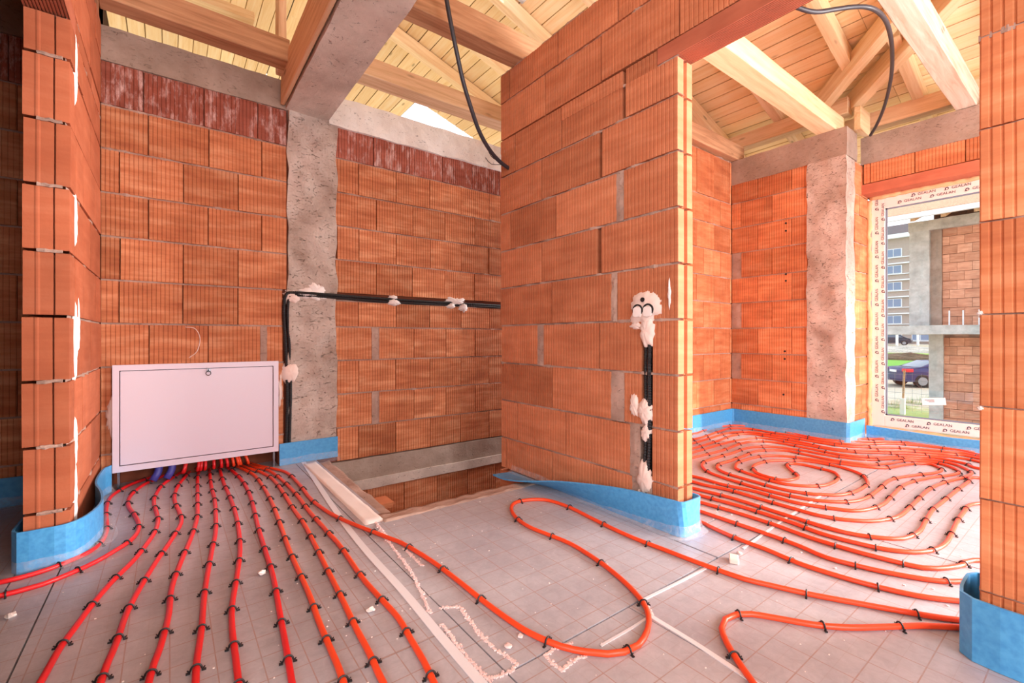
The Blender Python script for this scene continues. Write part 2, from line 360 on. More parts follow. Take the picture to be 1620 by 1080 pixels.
class Wall:
    """A wall root with brick children; s runs along the wall in its local x (rotation rz), outward is local -y."""
    def __init__(s, name, origin, rz, material, style='ribs', depth=0.06):
        s.root = empty(name); tag(s.root, kind='structure'); s.o = Vector(origin); s.rz = rz; s.m = material; s.style = style; s.depth = depth
        s.R = Matrix.Rotation(rz, 3, 'Z'); s.bed = MB(); s.joint = MB()
    def P(s, x, y, z): return s.o + s.R @ Vector((x, y, 0)) + Vector((0, 0, z))
    def brick(s, x0, x1, z0, z1, m=None, end=None, push=None, gap=0.0022, depth=None):
        if x1 - x0 < 0.012: return
        L, H = x1 - x0 - 2 * gap, z1 - z0; dep = depth or s.depth
        me = brick_mesh(L, H, dep, end, s.style); mm = m or s.m
        o = bpy.data.objects.new('brick', me); C.objects.link(o)
        if not me.materials: me.materials.append(mm)
        if me.materials[0] != mm: o.material_slots[0].link = 'OBJECT'; o.material_slots[0].material = mm
        p = random.uniform(-0.0025, 0.0025) if push is None else push
        o.location = s.P((x0 + x1) / 2, p, (z0 + z1) / 2)
        o.rotation_euler = (random.uniform(-.004, .004), random.uniform(-.004, .004), s.rz + random.uniform(-.004, .004))
        o.parent = s.root; return o
    def row(s, edges, z0, z1, m=None, ends=(None, None), bed=0.011, fills=()):
        """edges: brick boundaries; a pair in fills is a joint packed with mortar."""
        skip = [tuple(q) for q in fills]
        for i, (a, b) in enumerate(zip(edges[:-1], edges[1:])):
            if any(abs(a - q[0]) < 1e-4 and abs(b - q[1]) < 1e-4 for q in skip): continue
            e = ends[0] if i == 0 else (ends[1] if i == len(edges) - 2 else None)
            s.brick(a, b, z0 + bed * .5, z1 - bed * .5, m, e)
        s.mortar(edges[0], edges[-1], z1)
        for q in skip:
            if len(q) == 2: s.fill(q[0], q[1], z0, z1)
    def mortar(s, x0, x1, z, proud=0.0):
        n = max(2, int((x1 - x0) / 0.018)); v = []; f = []
        for k in range(n + 1):
            x = x0 + (x1 - x0) * k / n; q = s.P(x, 0, z); nz = noise.noise(q * 11.0); nz2 = noise.noise(q * 37.0)
            y = 0.012 - 0.015 * max(0, nz + .2) - 0.005 * nz2 + proud; h = 0.006 + 0.002 * nz2 + 0.0035 * max(0, nz)
            for yy, zz in ((0.05, h), (y, h), (y, -h), (0.05, -h)): v.append(s.P(x, yy, z + zz))
        for k in range(n):
            for j in range(3): f.append((k * 4 + j, k * 4 + j + 1, k * 4 + 5 + j, k * 4 + 4 + j))
        s.bed.add(v, f)
    def fill(s, x0, x1, z0, z1):
        n = 10; v = []; f = []
        for k in range(n + 1):
            z = z0 + (z1 - z0) * k / n; q = s.P(x0, 0, z)
            for x, y in ((x0, .04), (x0 + .003 * noise.noise(q * 40) - .002, .003 + .005 * noise.noise(q * 30)), ((x0 + x1) / 2, .001 + .006 * noise.noise(q * 21)), (x1 + .003 * noise.noise(q * 33) + .002, .003 + .005 * noise.noise(q * 27)), (x1, .04)):
                v.append(s.P(x, y, z))
        for k in range(n):
            for j in range(4): f.append((k * 5 + j, k * 5 + j + 1, k * 5 + 6 + j, k * 5 + 5 + j))
        o = link('mortar_joint', mesh('mortar_joint', v, f), M['mortar'], s.root)
    def done(s):
        if s.bed.v: tag(link('mortar_bed', s.bed.mesh('mortar_bed'), M['mortar'], s.root), kind='stuff')
    def part(s, name, me, m, smooth=False): return link(name, me, m, s.root, smooth=smooth)
    def core(s, x0, x1, y0, y1, z0, z1, name='wall_core', m=None):
        a, b = s.P(x0, y0, z0), s.P(x1, y1, z1)
        lo = [min(a[i], b[i]) for i in range(3)]; hi = [max(a[i], b[i]) for i in range(3)]
        return s.part(name, MB().box(lo, hi).mesh(name), m or M['core'])
    def blob(s, x, z, rx, rz, th=0.018, jag=0.25, m=None, name='plaster_patch', seed=0, y=0.0, drips=0.0):
        n, rings = 36, 4; v = [s.P(x, y - th, z)]; f = []
        for r in range(1, rings + 1):
            k = r / rings
            for i in range(n):
                a = 2 * PI * i / n; j = 1 + jag * noise.noise(Vector((math.cos(a) * 2.3 + seed, math.sin(a) * 2.3, seed * 3.1))) + (jag * .8 * noise.noise(Vector((a * 4, seed, 1.0)))) * k
                yy = y - th * (1 - k ** 3) + (0.008 if r == rings else 0) + 0.004 * noise.noise(Vector((math.cos(a) * k * 5 + seed, math.sin(a) * k * 5, 2)))
                v.append(s.P(x + rx * k * j * math.cos(a), yy, z + rz * k * j * math.sin(a)))
        for i in range(n): f.append((0, 1 + (i + 1) % n, 1 + i))
        for r in range(rings - 1):
            for i in range(n):
                a, b = 1 + r * n + i, 1 + r * n + (i + 1) % n; f.append((a, b, b + n, a + n))
        me = mesh('plaster_patch', v, f); bm = bmesh.new(); bm.from_mesh(me); bmesh.ops.recalc_face_normals(bm, faces=bm.faces[:]); bm.to_mesh(me); bm.free()
        return s.part(name, me, m or M['plaster'], smooth=True)

# --- wall_back: the long wall behind cabinet, column and stair opening (faces -Y)
A = Wall('wall_back', (0, 3.47, 0), 0.0, M['brick'])
def seq(start, step, lo, hi):
    e = [lo]; k = math.ceil((lo - start) / step + 0.04)
    while start + k * step < hi - 0.02:
        if start + k * step > lo + .02: e.append(start + k * step + random.uniform(-.004, .004))
        k += 1
    return e + [hi]
for i in range(10):
    z0, z1 = ROWS[i], ROWS[i + 1]; m = M['brick_white'] if i == 9 else None
    if i == 0: z0 = 0.0
    odd = i % 2
    # left stretch, left room to column (the cabinet niche has no bricks)
    s0 = -0.228 if odd else -0.094
    if i == 9: s0 = -0.12
    if i == 3:
        A.row([-0.31, -0.094, 0.2, 0.494, 0.53, 0.63], z0, z1, m, fills=[(0.494, 0.53)])
    elif i < 3:
        A.row([-0.31, -0.262], z0, z1, m); A.row([0.60, 0.635], z0, z1, m)
    elif i in (4,):
        A.row(seq(s0 - .134, .297, -0.31, 0.628), z0, z1, m)
    else: A.row(seq(s0, .297, -0.31, 0.655), z0, z1, m)
    A.row(seq(s0 + .05, .297, -2.6, -0.44), z0, z1, m)
    # right stretch above the stairwell
    st = 1.153 if (i % 2 == 0) else 1.295
    x0 = 0.985 + random.uniform(-.012, .012)
    if i == 9: st = 1.268
    if i in (1, 3):
        e = [x0, 1.257, 1.312] + [1.312 + .297 * k for k in range(1, 12)]; A.row([q for q in e if q < 4.5], z0 if i else 0.0, z1, m, fills=[(1.257, 1.312)])
    elif i == 4: A.row(seq(st, .3, x0 - .03, 4.5), z0, z1 - 0.055, m)
    else: A.row(seq(st, .3, x0, 4.5), -0.045 if i == 0 else z0, z1, m)
A.row(seq(1.22, .3, 1.0, 4.5), -0.535, -0.29); A.row(seq(1.10, .3, 1.0, 4.5), -0.785, -0.54); A.row(seq(1.22, .3, 1.0, 4.5), -1.035, -0.79)
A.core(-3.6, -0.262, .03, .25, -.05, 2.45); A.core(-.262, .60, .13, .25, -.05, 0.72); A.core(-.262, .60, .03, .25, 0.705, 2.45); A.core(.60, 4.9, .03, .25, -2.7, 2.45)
A.part('concrete_ring_beam', rough_box((-3.6, 3.462, 2.452), (0.70, 3.72, 2.65), .05, .005, 1), M['concrete_dk'])
A.part('concrete_ring_beam', rough_box((0.93, 3.448, 2.43), (4.9, 3.72, 2.65), .04, .009, 2), M['concrete_lt'])
A.part('concrete_ring_beam', rough_box((0.9, 3.45, -0.285), (4.9, 3.72, -0.21), .05, .004, 5), M['concrete'])
A.part('concrete_ring_beam', rough_box((0.9, 3.462, -0.21), (4.9, 3.72, -0.05), .05, .005, 4), M['concrete_dk'])
A.part('concrete_column', rough_box((0.66, 3.455, 0.0), (0.985, 3.70, 2.46), .02, .016, 3, 9.0), M['crumbly'])
# conduits in the chase, plaster blobs that hold them
A.blob(0.80, 1.185, .16, .045, .03, .6, M['plaster_w'], seed=1); A.blob(0.845, 1.215, .075, .06, .025, .5, M['plaster_w'], seed=2); A.blob(0.685, 1.155, .06, .05, .03, .3, seed=3)
A.blob(0.675, 0.63, .06, .085, .035, .2, seed=4); A.blob(1.43, 1.155, .06, .03, .03, .3, M['plaster_w'], seed=5); A.blob(1.43, 1.195, .04, .02, .02, .3, M['plaster_w'], seed=6)
A.blob(2.0, 1.195, .10, .035, .025, .5, M['plaster_w'], seed=7); A.blob(1.95, 1.15, .045, .028, .03, .3, M['plaster_w'], seed=8); A.blob(2.07, 1.14, .05, .04, .03, .4, M['plaster_w'], seed=9)
A.blob(-.268, .42, .02, .10, .02, .5, seed=12); A.blob(.612, .52, .014, .12, .02, .5, seed=14)
def chalk_arc(s, x, z):
    mb = MB(); pts = [s.P(x, -.004, z + .10), s.P(x + .05, -.004, z + .09), s.P(x + .075, -.004, z + .03), s.P(x + .06, -.004, z - .05), s.P(x + .02, -.004, z - .09)]
    mb.tube(catmull(pts, .01), .0022, 4); s.part('chalk_mark', mb.mesh('chalk_mark'), M['plaster'])
chalk_arc(A, 0.08, 0.84)
A.done()

# --- wall_left: thin wall with the doorway into the dark room (right side faces +X)
Lw = Wall('wall_left', (-0.31, 0, 0), PI / 2, M['brick_shaded'], 'ribs', depth=0.128)
for i in range(10):
    z0, z1 = ROWS[i], ROWS[i + 1]
    if i == 0: z0 = 0.0
    if z1 > 2.3: z1 = 2.205 + .25
    if i == 9: Lw.row([2.60, 3.05, 3.465], z0, z1); continue
    if i == 8: z1 = 2.12
    e = [2.46, 2.588, 3.07, 3.465] if i % 2 else [2.46, 2.588, 2.80, 3.26, 3.465]
    Lw.row(e, z0, z1, ends=('-', None))
    if i == 8: Lw.row([2.60, 3.1, 3.465], 2.12, 2.205)
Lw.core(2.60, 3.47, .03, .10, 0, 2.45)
for (x, z, rx, rz) in ((2.592, 1.98, .02, .17), (2.59, 1.36, .018, .13), (2.592, .87, .022, .19), (2.594, .45, .024, .11), (2.59, .21, .034, .16), (2.60, .05, .03, .10), (2.66, .93, .012, .14)):
    Lw.blob(x, z, rx, rz, .006, .35, M['plaster_w'], seed=x * 9 + z)
for z in (.205, .455, .705, 1.205, 1.455, 1.705, 1.955):      # mortar squeezed out on the wall's end
    mb = MB(); pts = [(-.40 + .07 * k / 6, 2.458 + .004 * noise.noise(Vector((z * 7, k, 0))), z + .006 * noise.noise(Vector((k, z * 5, 3)))) for k in range(7)]
    mb.tube(catmull(pts, .01), [.006 + .005 * abs(noise.noise(Vector((q * .7, z, 0)))) for q in range(len(catmull(pts, .01)))], 6)
    Lw.part('mortar_squeeze', mb.mesh('mortar_squeeze'), M['mortar'])
def lintel(wall, a, b, rib_axis, name='lintel'):
    """Clay-shell lintel with a ribbed soffit."""
    (x0, y0, z0), (x1, y1, z1) = a, b; n = 12; v = []; f = []; wd = x1 - x0; pr = []
    for k in range(n):
        xa, xb = x0 + wd * k / n, x0 + wd * (k + 1) / n; pr += [(xa, z0), (xb - wd * .03, z0), (xb - wd * .027, z0 + .007), (xb - wd * .003, z0 + .007)]
    pr += [(x1, z0), (x1, z1), (x0, z1)]; m = len(pr)
    v = [(x, y0, z) for x, z in pr] + [(x, y1, z) for x, z in pr]
    f = [(i, (i + 1) % m, (i + 1) % m + m, i + m) for i in range(m)] + [tuple(range(m - 1, -1, -1)), tuple(range(m, 2 * m))]
    me = mesh(name, v, f); bm = bmesh.new(); bm.from_mesh(me); bmesh.ops.recalc_face_normals(bm, faces=bm.faces[:]); bm.to_mesh(me); bm.free()
    return wall.part(name, me, M['lintel'])
lintel(Lw, (-.438, 0.9, 2.12), (-.31, 2.60, 2.205), 'x')
Lw.row([1.0, 1.5, 2.0, 2.60], 2.205, 2.455); Lw.row([1.25, 1.75, 2.25, 2.75, 3.25, 3.465], 2.455, 2.65)
Lw.core(0.9, 2.60, .03, .10, 2.205, 2.64)
Lw.done()

# --- wall_middle: the free-standing thin partition with the doorway (faces -X)
Pw = Wall('wall_middle', (1.80, 0, 0), -PI / 2, M['brick_smooth'], 'scallop', depth=0.115)
def yy(px):
    t = (px - 810) / FPX; d = 1.8 / (FWD.x + RGT.x * t); return d * (FWD.y + RGT.y * t)
END, FAR = -1.166, -2.52
def prow(joints, z0, z1, fills=(), end=True, x_end=END):
    e = [FAR + random.uniform(-.006, .012)] + [-yy(j) for j in joints] + [x_end]
    Pw.row(e, z0, z1, fills=[(-yy(q[0]), -yy(q[1])) + tuple(q[2:]) for q in fills], ends=(None, '+' if end else None))
CH0, CH1 = 1015, 1031
prow([801.5, 873, 1000, CH1], 0.0, .205, [(1000, CH1)])
prow([818, 894, 996.7, 1011, CH1], .205, .455, [(996.7, 1011), (1011, CH1, 0)])
prow([873, 966.6, 986.7, CH0, CH1], .455, .705, [(966.6, 986.7), (CH0, CH1, 0)])
prow([850, 859, 948, CH0, CH1], .705, .955, [(850, 859), (CH0, CH1, 0)])
prow([873, 967, 975], .955, 1.205, [(967, 975)])
prow([856, 943.6, 950], 1.205, 1.455, [(943.6, 950, 0)])
prow([807, 879, 975, 986], 1.455, 1.705, [(975, 986)])
prow([856, 948, 952], 1.705, 1.955, [(948, 952, 0)])
prow([814.5, 887.6, 985, 989], 1.955, 2.125, [(985, 989, 0)])
e9 = [FAR, -yy(814.5), -yy(887.6), -yy(985)]
for a, b in zip(e9[:-1], e9[1:]): Pw.brick(a, b, 2.119, 2.199)
Pw.brick(-yy(989), -yy(1040), 2.119, 2.199)
prow([861.8, 950.8], 2.205, 2.455, end=False, x_end=-yy(1074))
Pw.row([-yy(1074), -.74, -.37, 0.0, .4, .9], 2.205, 2.455)
prow([806, 882.5], 2.455, 2.65, end=False, x_end=-yy(977.5))
Pw.row([-yy(977.5), -1.25, -.88, -.5, -.12, .3, .9], 2.455, 2.65)
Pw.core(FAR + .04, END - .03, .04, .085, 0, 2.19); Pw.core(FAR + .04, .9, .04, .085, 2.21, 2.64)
lintel(Pw, (1.80, -0.9, 2.13), (1.918, yy(1040), 2.203), 'x')
# lower storey wall under the partition's far end, down in the stairwell
Pw.core(FAR, -2.17, 0.0, .115, -2.7, -0.02, m=M['brick'])
# chase back blackened in place of its shade, plaster around the twin socket box
Pw.core(-yy(CH0) , -yy(CH1), .036, .05, 0.0, .98, 'chase_back_shade', M['dark'])
bx, bz = -yy(1020), 1.005
Pw.blob(bx, bz + .01, .095, .085, .016, .35, seed=21); Pw.blob(bx + .012, bz - .10, .045, .085, .014, .3, seed=22); Pw.blob(bx - .05, bz - .075, .04, .02, .01, .5, seed=23)
Pw.blob(-yy(1020), .525, .04, .07, .014, .35, seed=24); Pw.blob(-yy(1003), .545, .03, .06, .01, .35, seed=25); Pw.blob(-yy(1022), .425, .03, .045, .012, .4, seed=26)
Pw.blob(-yy(1019), .20, .042, .085, .014, .3, seed=27); Pw.blob(-yy(1013), .10, .03, .05, .012, .4, seed=28); Pw.blob(END - .045, 1.07, .008, .06, .004, .5, M['plaster_w'], seed=29)
Pw.done()

# --- wall_right: the same partition on the near side of the doorway (faces -X)
Nw = Wall('wall_right', (1.76, 0, 0), -PI / 2, M['brick_hot'], 'scallop', depth=0.16)
for i in range(10):
    z0, z1 = ROWS[i] - .02, ROWS[i + 1] - .02
    if i == 0: z0 = 0.0
    if i == 8: z1 = 2.13
    if i == 9: z0 = 2.21
    Nw.row([-.2255, .15 if i % 2 else .27, .56, .9], z0, z1, bed=.005)
Nw.core(-.19, 2.5, .05, .11, 0, 2.12); Nw.core(-.19, 2.5, .05, .11, 2.21, 2.45)
Nw.row([.9, 1.3, 1.7, 2.1, 2.5], 0.0, 2.12) if False else None
for z in (.68, .94):
    Nw.blob(-.222, z, .008, .006, .003, .4, M['plaster_w'], seed=z * 5)
Nw.done()

# --- wall_far_left: wall between right room and stairwell (faces -Y)
Cw = Wall('wall_far_left', (0, 2.335, 0), 0.0, M['brick_hot'])
for i in range(10):
    z0, z1 = ROWS[i] + .015, ROWS[i + 1] + .015
    if i == 0: z0 = 0.0
    if i == 9: z1 = 2.64
    Cw.row(seq(4.20 if i % 2 else 4.02, .30, 1.93, 4.535), z0, z1, fills=[])
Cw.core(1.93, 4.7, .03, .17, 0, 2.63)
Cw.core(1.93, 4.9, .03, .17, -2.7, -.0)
Cw.done()

# --- wall_far_right: wall D with column (faces -X), steps back to the window wall
Dw = Wall('wall_far_right', (4.54, 0, 0), -PI / 2, M['brick_hot'])
for i in range(10):
    z0, z1 = ROWS[i] + .015, ROWS[i + 1] + .015
    if i == 0: z0 = 0.0
    if i == 9: z1 = 2.42
    if i % 2 == 0: Dw.row([-2.335, -2.24, -1.95, -1.65], z0, z1, fills=[(-2.335, -2.24)] if i in (2, 4, 6) else [])
    else: Dw.row([-2.335, -2.08, -1.78, -1.65], z0, z1)
Dw.core(-2.335, -1.65, .03, .2, 0, 2.42)
Dw.part('concrete_ring_beam', rough_box((4.535, 1.357, 2.41), (4.79, 2.42, 2.65), .04, .004, 8), M['concrete_dk'])
Dw.part('concrete_column', rough_box((4.53, 1.36, 0.0), (4.74, 1.655, 2.41), .025, .012, 9, 8.0), M['crumbly'])
Rv = Wall('wall_window_reveal', (0, 1.362, 0), 0.0, M['brick_hot'], depth=.1)
for i in range(9):
    z1 = 2.13 if i == 8 else ROWS[i + 1]
    Rv.row([4.742, 4.93, 5.09] if i % 2 else [4.742, 4.86, 5.09], max(0, ROWS[i]), z1)
Rv.row([4.742, 4.93, 5.09], 2.13, 2.41); Rv.core(4.742, 5.2, .03, .3, 0, 2.4); Rv.done()
Dw.done()
# wires through small holes: anchor holes in wall D, black stubs standing for their shade
for (y, z) in ((1.83, 1.93), (1.83, 1.86), (1.83, 1.46), (1.83, 1.40), (1.84, .75), (1.84, .68), (1.85, .35)):
    mb = MB(); mb.tube([(4.535, y, z), (4.545, y, z)], .009, 8); Dw.part('anchor_hole', mb.mesh('anchor_hole'), M['dark'])

# --- wall_window: window wall E (faces -X)
Ew = Wall('wall_window', (4.93, 0, 0), -PI / 2, M['brick_hot'])
Ew.row([-1.35, -1.30, -1.0, -.70, -.40, -.10, .2, .5], 2.235, 2.42)
lintel(Ew, (4.925, -.5, 2.145), (5.18, 1.37, 2.232), 'x')
Ew.part('concrete_ring_beam', rough_box((4.925, -2.4, 2.41), (5.18, 1.37, 2.65), .04, .004, 11), M['concrete_dk'])
for i in range(9): Ew.row([.42, .72, 1.02, 1.32, 1.62, 1.92, 2.22, 2.4] if i % 2 else [.42, .57, .87, 1.17, 1.47, 1.77, 2.07, 2.4], max(0, ROWS[i]), min(ROWS[i + 1], 2.41))
Ew.core(.42, 2.4, .03, .22, 0, 2.41); Ew.core(-1.35, .5, .03, .22, 2.235, 2.41)
Ew.done()
# plain walls behind the camera
for nm, a, b in (('wall_front', (-3.6, -2.75, 0), (5.2, -2.55, 4.2)), ('wall_far_side', (-3.75, -2.6, 0), (-3.6, 3.5, 3.1)), ('wall_left_room', (-3.6, .95, 0), (-.31, 1.07, 3.5)),
                 ('wall_stairs_end', (4.75, 2.5, -2.7), (4.95, 3.5, 2.65)), ('wall_stairs_front', (.75, 2.05, -2.7), (.85, 3.5, -.2)), ('wall_stairs_near', (.85, 2.05, -2.7), (1.80, 2.15, -.2)),
                 ('wall_left_upper', (-.43, 1.0, 2.65), (-.32, 3.7, 4.05)), ('wall_back_upper', (-3.6, 3.5, 2.65), (-.32, 3.7, 3.7)), ('wall_right_upper', (1.81, -2.6, 2.65), (1.91, -1.1, 4.0)), ('wall_right_near', (1.8, -2.6, 0), (1.9, -.95, 2.64))):
    tag(link(nm, MB().box(a, b).mesh(nm), M['brick']), kind='structure')

# --- floor: slab with the stair opening, foil-faced insulation panels on it
fl = empty('floor'); tag(fl, kind='structure')
mb = MB()
for a, b in (((-3.6, -2.6, -.24), (.86, 3.5, -.032)), ((.86, -2.6, -.24), (1.85, 2.14, -.032)), ((1.85, -2.6, -.24), (5.0, 2.49, -.032))): mb.box(a, b)
link('concrete_slab', mb.mesh('concrete_slab'), M['concrete'], fl)
tag(link('floor_lower', MB().box((.8, 2.1, -2.8), (4.9, 3.5, -2.7)).mesh('floor_lower'), M['concrete']), kind='structure')
for (x0, y0, x1, y1) in ((-.325, 1.2, .70, 3.60), (-.325, -2.55, .70, 1.197), (.704, .955, 1.735, 2.08), (1.739, 1.15, 1.80, 2.08), (.704, 2.083, .84, 3.44), (.704, -2.55, 1.186, .948), (1.19, -2.55, 2.44, .948), (1.745, .955, 2.6, 1.155),
                         (1.92, 1.16, 2.6, 2.33), (2.604, .955, 3.75, 2.33), (3.754, .955, 4.93, 2.33), (2.444, -2.55, 3.65, .948), (3.654, -2.55, 4.93, .948),
                         (-.45, 1.07, -.33, 2.44), (-1.65, 1.07, -.455, 3.44), (-2.85, 1.07, -1.655, 3.44), (-1.6, -2.55, -.33, .95), (-2.85, -2.55, -1.605, .95)):
    link('insulation_panel', MB().box((x0, y0, -.03), (x1, y1, random.uniform(-.0008, .0008))).mesh('insulation_panel'), M['foil'], fl)
def ribbon(pts, wd, z=0.0025, jag=0.0):
    v = []; f = []
    P = catmull([(x, y, z) for x, y in pts], .02)
    for i, p in enumerate(P):
        t = (P[min(i + 1, len(P) - 1)] - P[max(i - 1, 0)]).normalized(); n = Vector((-t.y, t.x, 0))
        j1, j2 = 1 + jag * noise.noise(p * 60), 1 + jag * noise.noise(p * 47 + Vector((9, 0, 0)))
        v += [p + n * wd * .5 * j1, p - n * wd * .5 * j2, p + n * wd * .5 * j1 - Vector((0, 0, z)), p - n * wd * .5 * j2 - Vector((0, 0, z))]
    for i in range(len(P) - 1):
        a = i * 4; f += [(a, a + 1, a + 5, a + 4), (a + 2, a, a + 4, a + 6), (a + 1, a + 3, a + 7, a + 5)]
    return mesh('seam_tape', v, f)
def px_line(*q): return [tuple(at(x, y).xy) for x, y in q]
link('seam_tape', ribbon(px_line((478, 728), (548, 832), (640, 938), (700, 1010), (765, 1085)), .028), M['tape'], fl)
link('seam_tape', ribbon(px_line((1030, 975), (1100, 1018), (1200, 1084)), .016), M['tape'], fl)
link('seam_tape', ribbon(px_line((1015, 950), (1080, 918), (1120, 897)), .010), M['tape'], fl)
link('seam_tape', ribbon(px_line((950, 1022), (1000, 993), (1028, 975)), .008), M['tape'], fl)
link('seam_tape', ribbon(px_line((1175, 868), (1240, 822), (1300, 783)), .010), M['tape'], fl)
# white levelling board by the stair opening and the crumbly mortar lip
def slab_patch(name, corners, m, z=0.006, n=26, amp=.012, zamp=.004):
    v = []; f = []; k = 7
    a, b, c, d = [Vector((*q, 0)) for q in corners]
    for i in range(n + 1):
        u = i / n
        for j in range(k + 1):
            w_ = j / k; p = (a * (1 - u) + b * u) * (1 - w_) + (d * (1 - u) + c * u) * w_
            e = noise.noise_vector(p * 14)
            edge = j in (0, k) or i in (0, n)
            p = p + Vector((e.x, e.y, 0)) * amp * (1.0 if edge else .3); p.z = (-.03 if edge else z + zamp * e.z); v.append(p)
    for i in range(n):
        for j in range(k): q = i * (k + 1) + j; f.append((q, q + 1, q + k + 2, q + k + 1))
    me = mesh(name, v, f); bm = bmesh.new(); bm.from_mesh(me); bmesh.ops.recalc_face_normals(bm, faces=bm.faces[:])
    if sum(q.normal.z for q in bm.faces) < 0: bmesh.ops.reverse_faces(bm, faces=bm.faces[:])
    bm.to_mesh(me); bm.free(); return link(name, me, m, fl, smooth=True)
slab_patch('levelling_strip', [(.725, 3.42), (.715, 2.06), (.835, 2.06), (.835, 3.42)], M['plaster_w'], .006, amp=.006)
slab_patch('mortar_lip', [(.825, 3.44), (.815, 2.05), (.905, 2.09), (.93, 3.44)], M['mortar'], -.008, amp=.03, zamp=.012)
slab_patch('mortar_lip', [(.80, 2.065), (1.78, 2.065), (1.78, 2.16), (.80, 2.20)], M['mortar'], .004, n=60, amp=.035, zamp=.012)
mb = MB()
for k in range(4): mb.box((.90, 2.50 + k * .028, -.10), (1.02, 2.522 + k * .028, -.078))
mb.box((.90, 2.49, -.078), (1.03, 2.62, -.066)); link('broken_brick', mb.mesh('broken_brick'), M['brick'], fl)
# torn foil outlines: ragged pink crumbs along the cuts
def crumbs(pts, wd=.008, dens=900):
    P = catmull([(*at(x, y).xy, 0) for x, y in pts], .004); mbx = MB()
    for p in P:
        for _ in range(max(1, int(dens * .004))):
            r = random.uniform(.0009, .0028); q = p + Vector((random.gauss(0, wd * .4), random.gauss(0, wd * .4), r * .6)); rot = Matrix.Rotation(random.random() * 6, 3, 'Z')
            vs = [q + rot @ Vector((sx * r * random.uniform(.6, 1.6), sy * r, sz * r * .7)) for sx in (-1, 1) for sy in (-1, 1) for sz in (-1, 1)]
            mbx.add(vs, [(0, 1, 3, 2), (4, 6, 7, 5), (0, 4, 5, 1), (2, 3, 7, 6), (0, 2, 6, 4), (1, 5, 7, 3)])
    return mbx
for q in ([(697, 962), (728, 961), (735, 972)], [(735, 972), (770, 1015), (818, 1050)], [(818, 1050), (805, 1063), (775, 1074)], [(700, 988), (735, 1035), (775, 1078)],
          [(600, 838), (650, 905), (680, 970)], [(640, 868), (668, 895)], [(862, 1037), (880, 1026), (905, 1018)], [(862, 1037), (876, 1052), (890, 1060)], [(890, 1060), (905, 1048), (928, 1037)], [(1022, 955), (1032, 975)], [(590, 822), (615, 852)]):
    tag(link('torn_foil_edge', crumbs(q).mesh('torn_foil_edge'), M['crumb'], fl), kind='stuff')
mb = MB()
for _ in range(300):
    x, y = random.uniform(-.3, 1.7), random.uniform(.4, 3.2)
    if y > 2.05 and x > .7: continue
    r = random.uniform(.0006, .0019); mb.box((x - r, y - r, 0), (x + r * 1.6, y + r, r))
for _ in range(160):
    x, y = random.uniform(1.9, 4.3), random.uniform(.0, 2.2); r = random.uniform(.001, .003); mb.box((x - r, y - r, 0), (x + r * 1.6, y + r, r))
tag(link('plaster_dust_specks', mb.mesh('plaster_dust_specks'), M['plaster_w'], fl), kind='stuff')

# --- ceiling: roof underside of planks under an underlay sheet
ce = empty('ceiling'); tag(ce, kind='structure')
HOLE = (1.75, 2.47, 2.62, 3.13)
def slab_quad(mb, x0, x1, y0, y1, dz):
    mb.add([(x0, y0, roof_z(x0) + dz), (x1, y0, roof_z(x1) + dz), (x1, y1, roof_z(x1) + dz), (x0, y1, roof_z(x0) + dz),
            (x0, y0, roof_z(x0) + dz + .02), (x1, y0, roof_z(x1) + dz + .02), (x1, y1, roof_z(x1) + dz + .02), (x0, y1, roof_z(x0) + dz + .02)],
           [(0, 3, 2, 1), (4, 5, 6, 7), (0, 1, 5, 4), (1, 2, 6, 5), (2, 3, 7, 6), (3, 0, 4, 7)])
mb = MB(); hx0, hx1, hy0, hy1 = HOLE
slab_quad(mb, RIDGE, hx0, -2.9, 6.6, .028); slab_quad(mb, hx1, 5.95, -2.9, 5.2, .028); slab_quad(mb, hx0, hx1, -2.9, hy0, .028); slab_quad(mb, hx0, hx1, hy1, 6.6, .028)
slab_quad(mb, -4.2, RIDGE, -2.9, 7.0, .028); 
link('roof_underlay', mb.mesh('roof_underlay'), M['under'], ce)
_pl = {}
def plank(x0, x1, y0, y1):
    wd, L = (x1 - x0) * math.sqrt(1 + SL * SL) - .009, y1 - y0 - .003
    k = (round(wd, 3), round(L, 2))
    if k not in _pl: _pl[k] = MB().box((-L / 2, -wd / 2, 0), (L / 2, wd / 2, .024)).mesh('roof_plank')
    xm = (x0 + x1) / 2; tilt = -ANG if xm > RIDGE else ANG
    # local x along world Y, local y across the slope
    o = link('plank', _pl[k], M['plank'], ce, (xm, (y0 + y1) / 2, roof_z(xm) + random.uniform(-.001, .001)))
    o.rotation_euler = (tilt * -1 if False else (ANG if xm > RIDGE else -ANG), 0, PI / 2)
x = RIDGE
while x < 5.9:
    wd = .132; x1 = min(x + wd, 5.92); cut = [-2.9, 0.4 + random.choice((0, .75, 1.35)), 3.79 if random.random() < .5 else 3.2, 5.2]
    if x1 > hx0 + .02 and x < hx1 - .06: cut = [-2.9, .6, hy0]; plank(x, x1, hy1, 5.2)
    for a, b in zip(cut[:-1], cut[1:]): plank(x, x1, a, b)
    if x < hx1 - .05: plank(x, x1, 5.2, 6.6)
    x = x1
x = RIDGE
while x > -4.1:
    plank(x - .132, x, 2.2, 7.0) if x > -.4 else None
    plank(x - .132, x, -2.9, 2.2)
    x -= .132
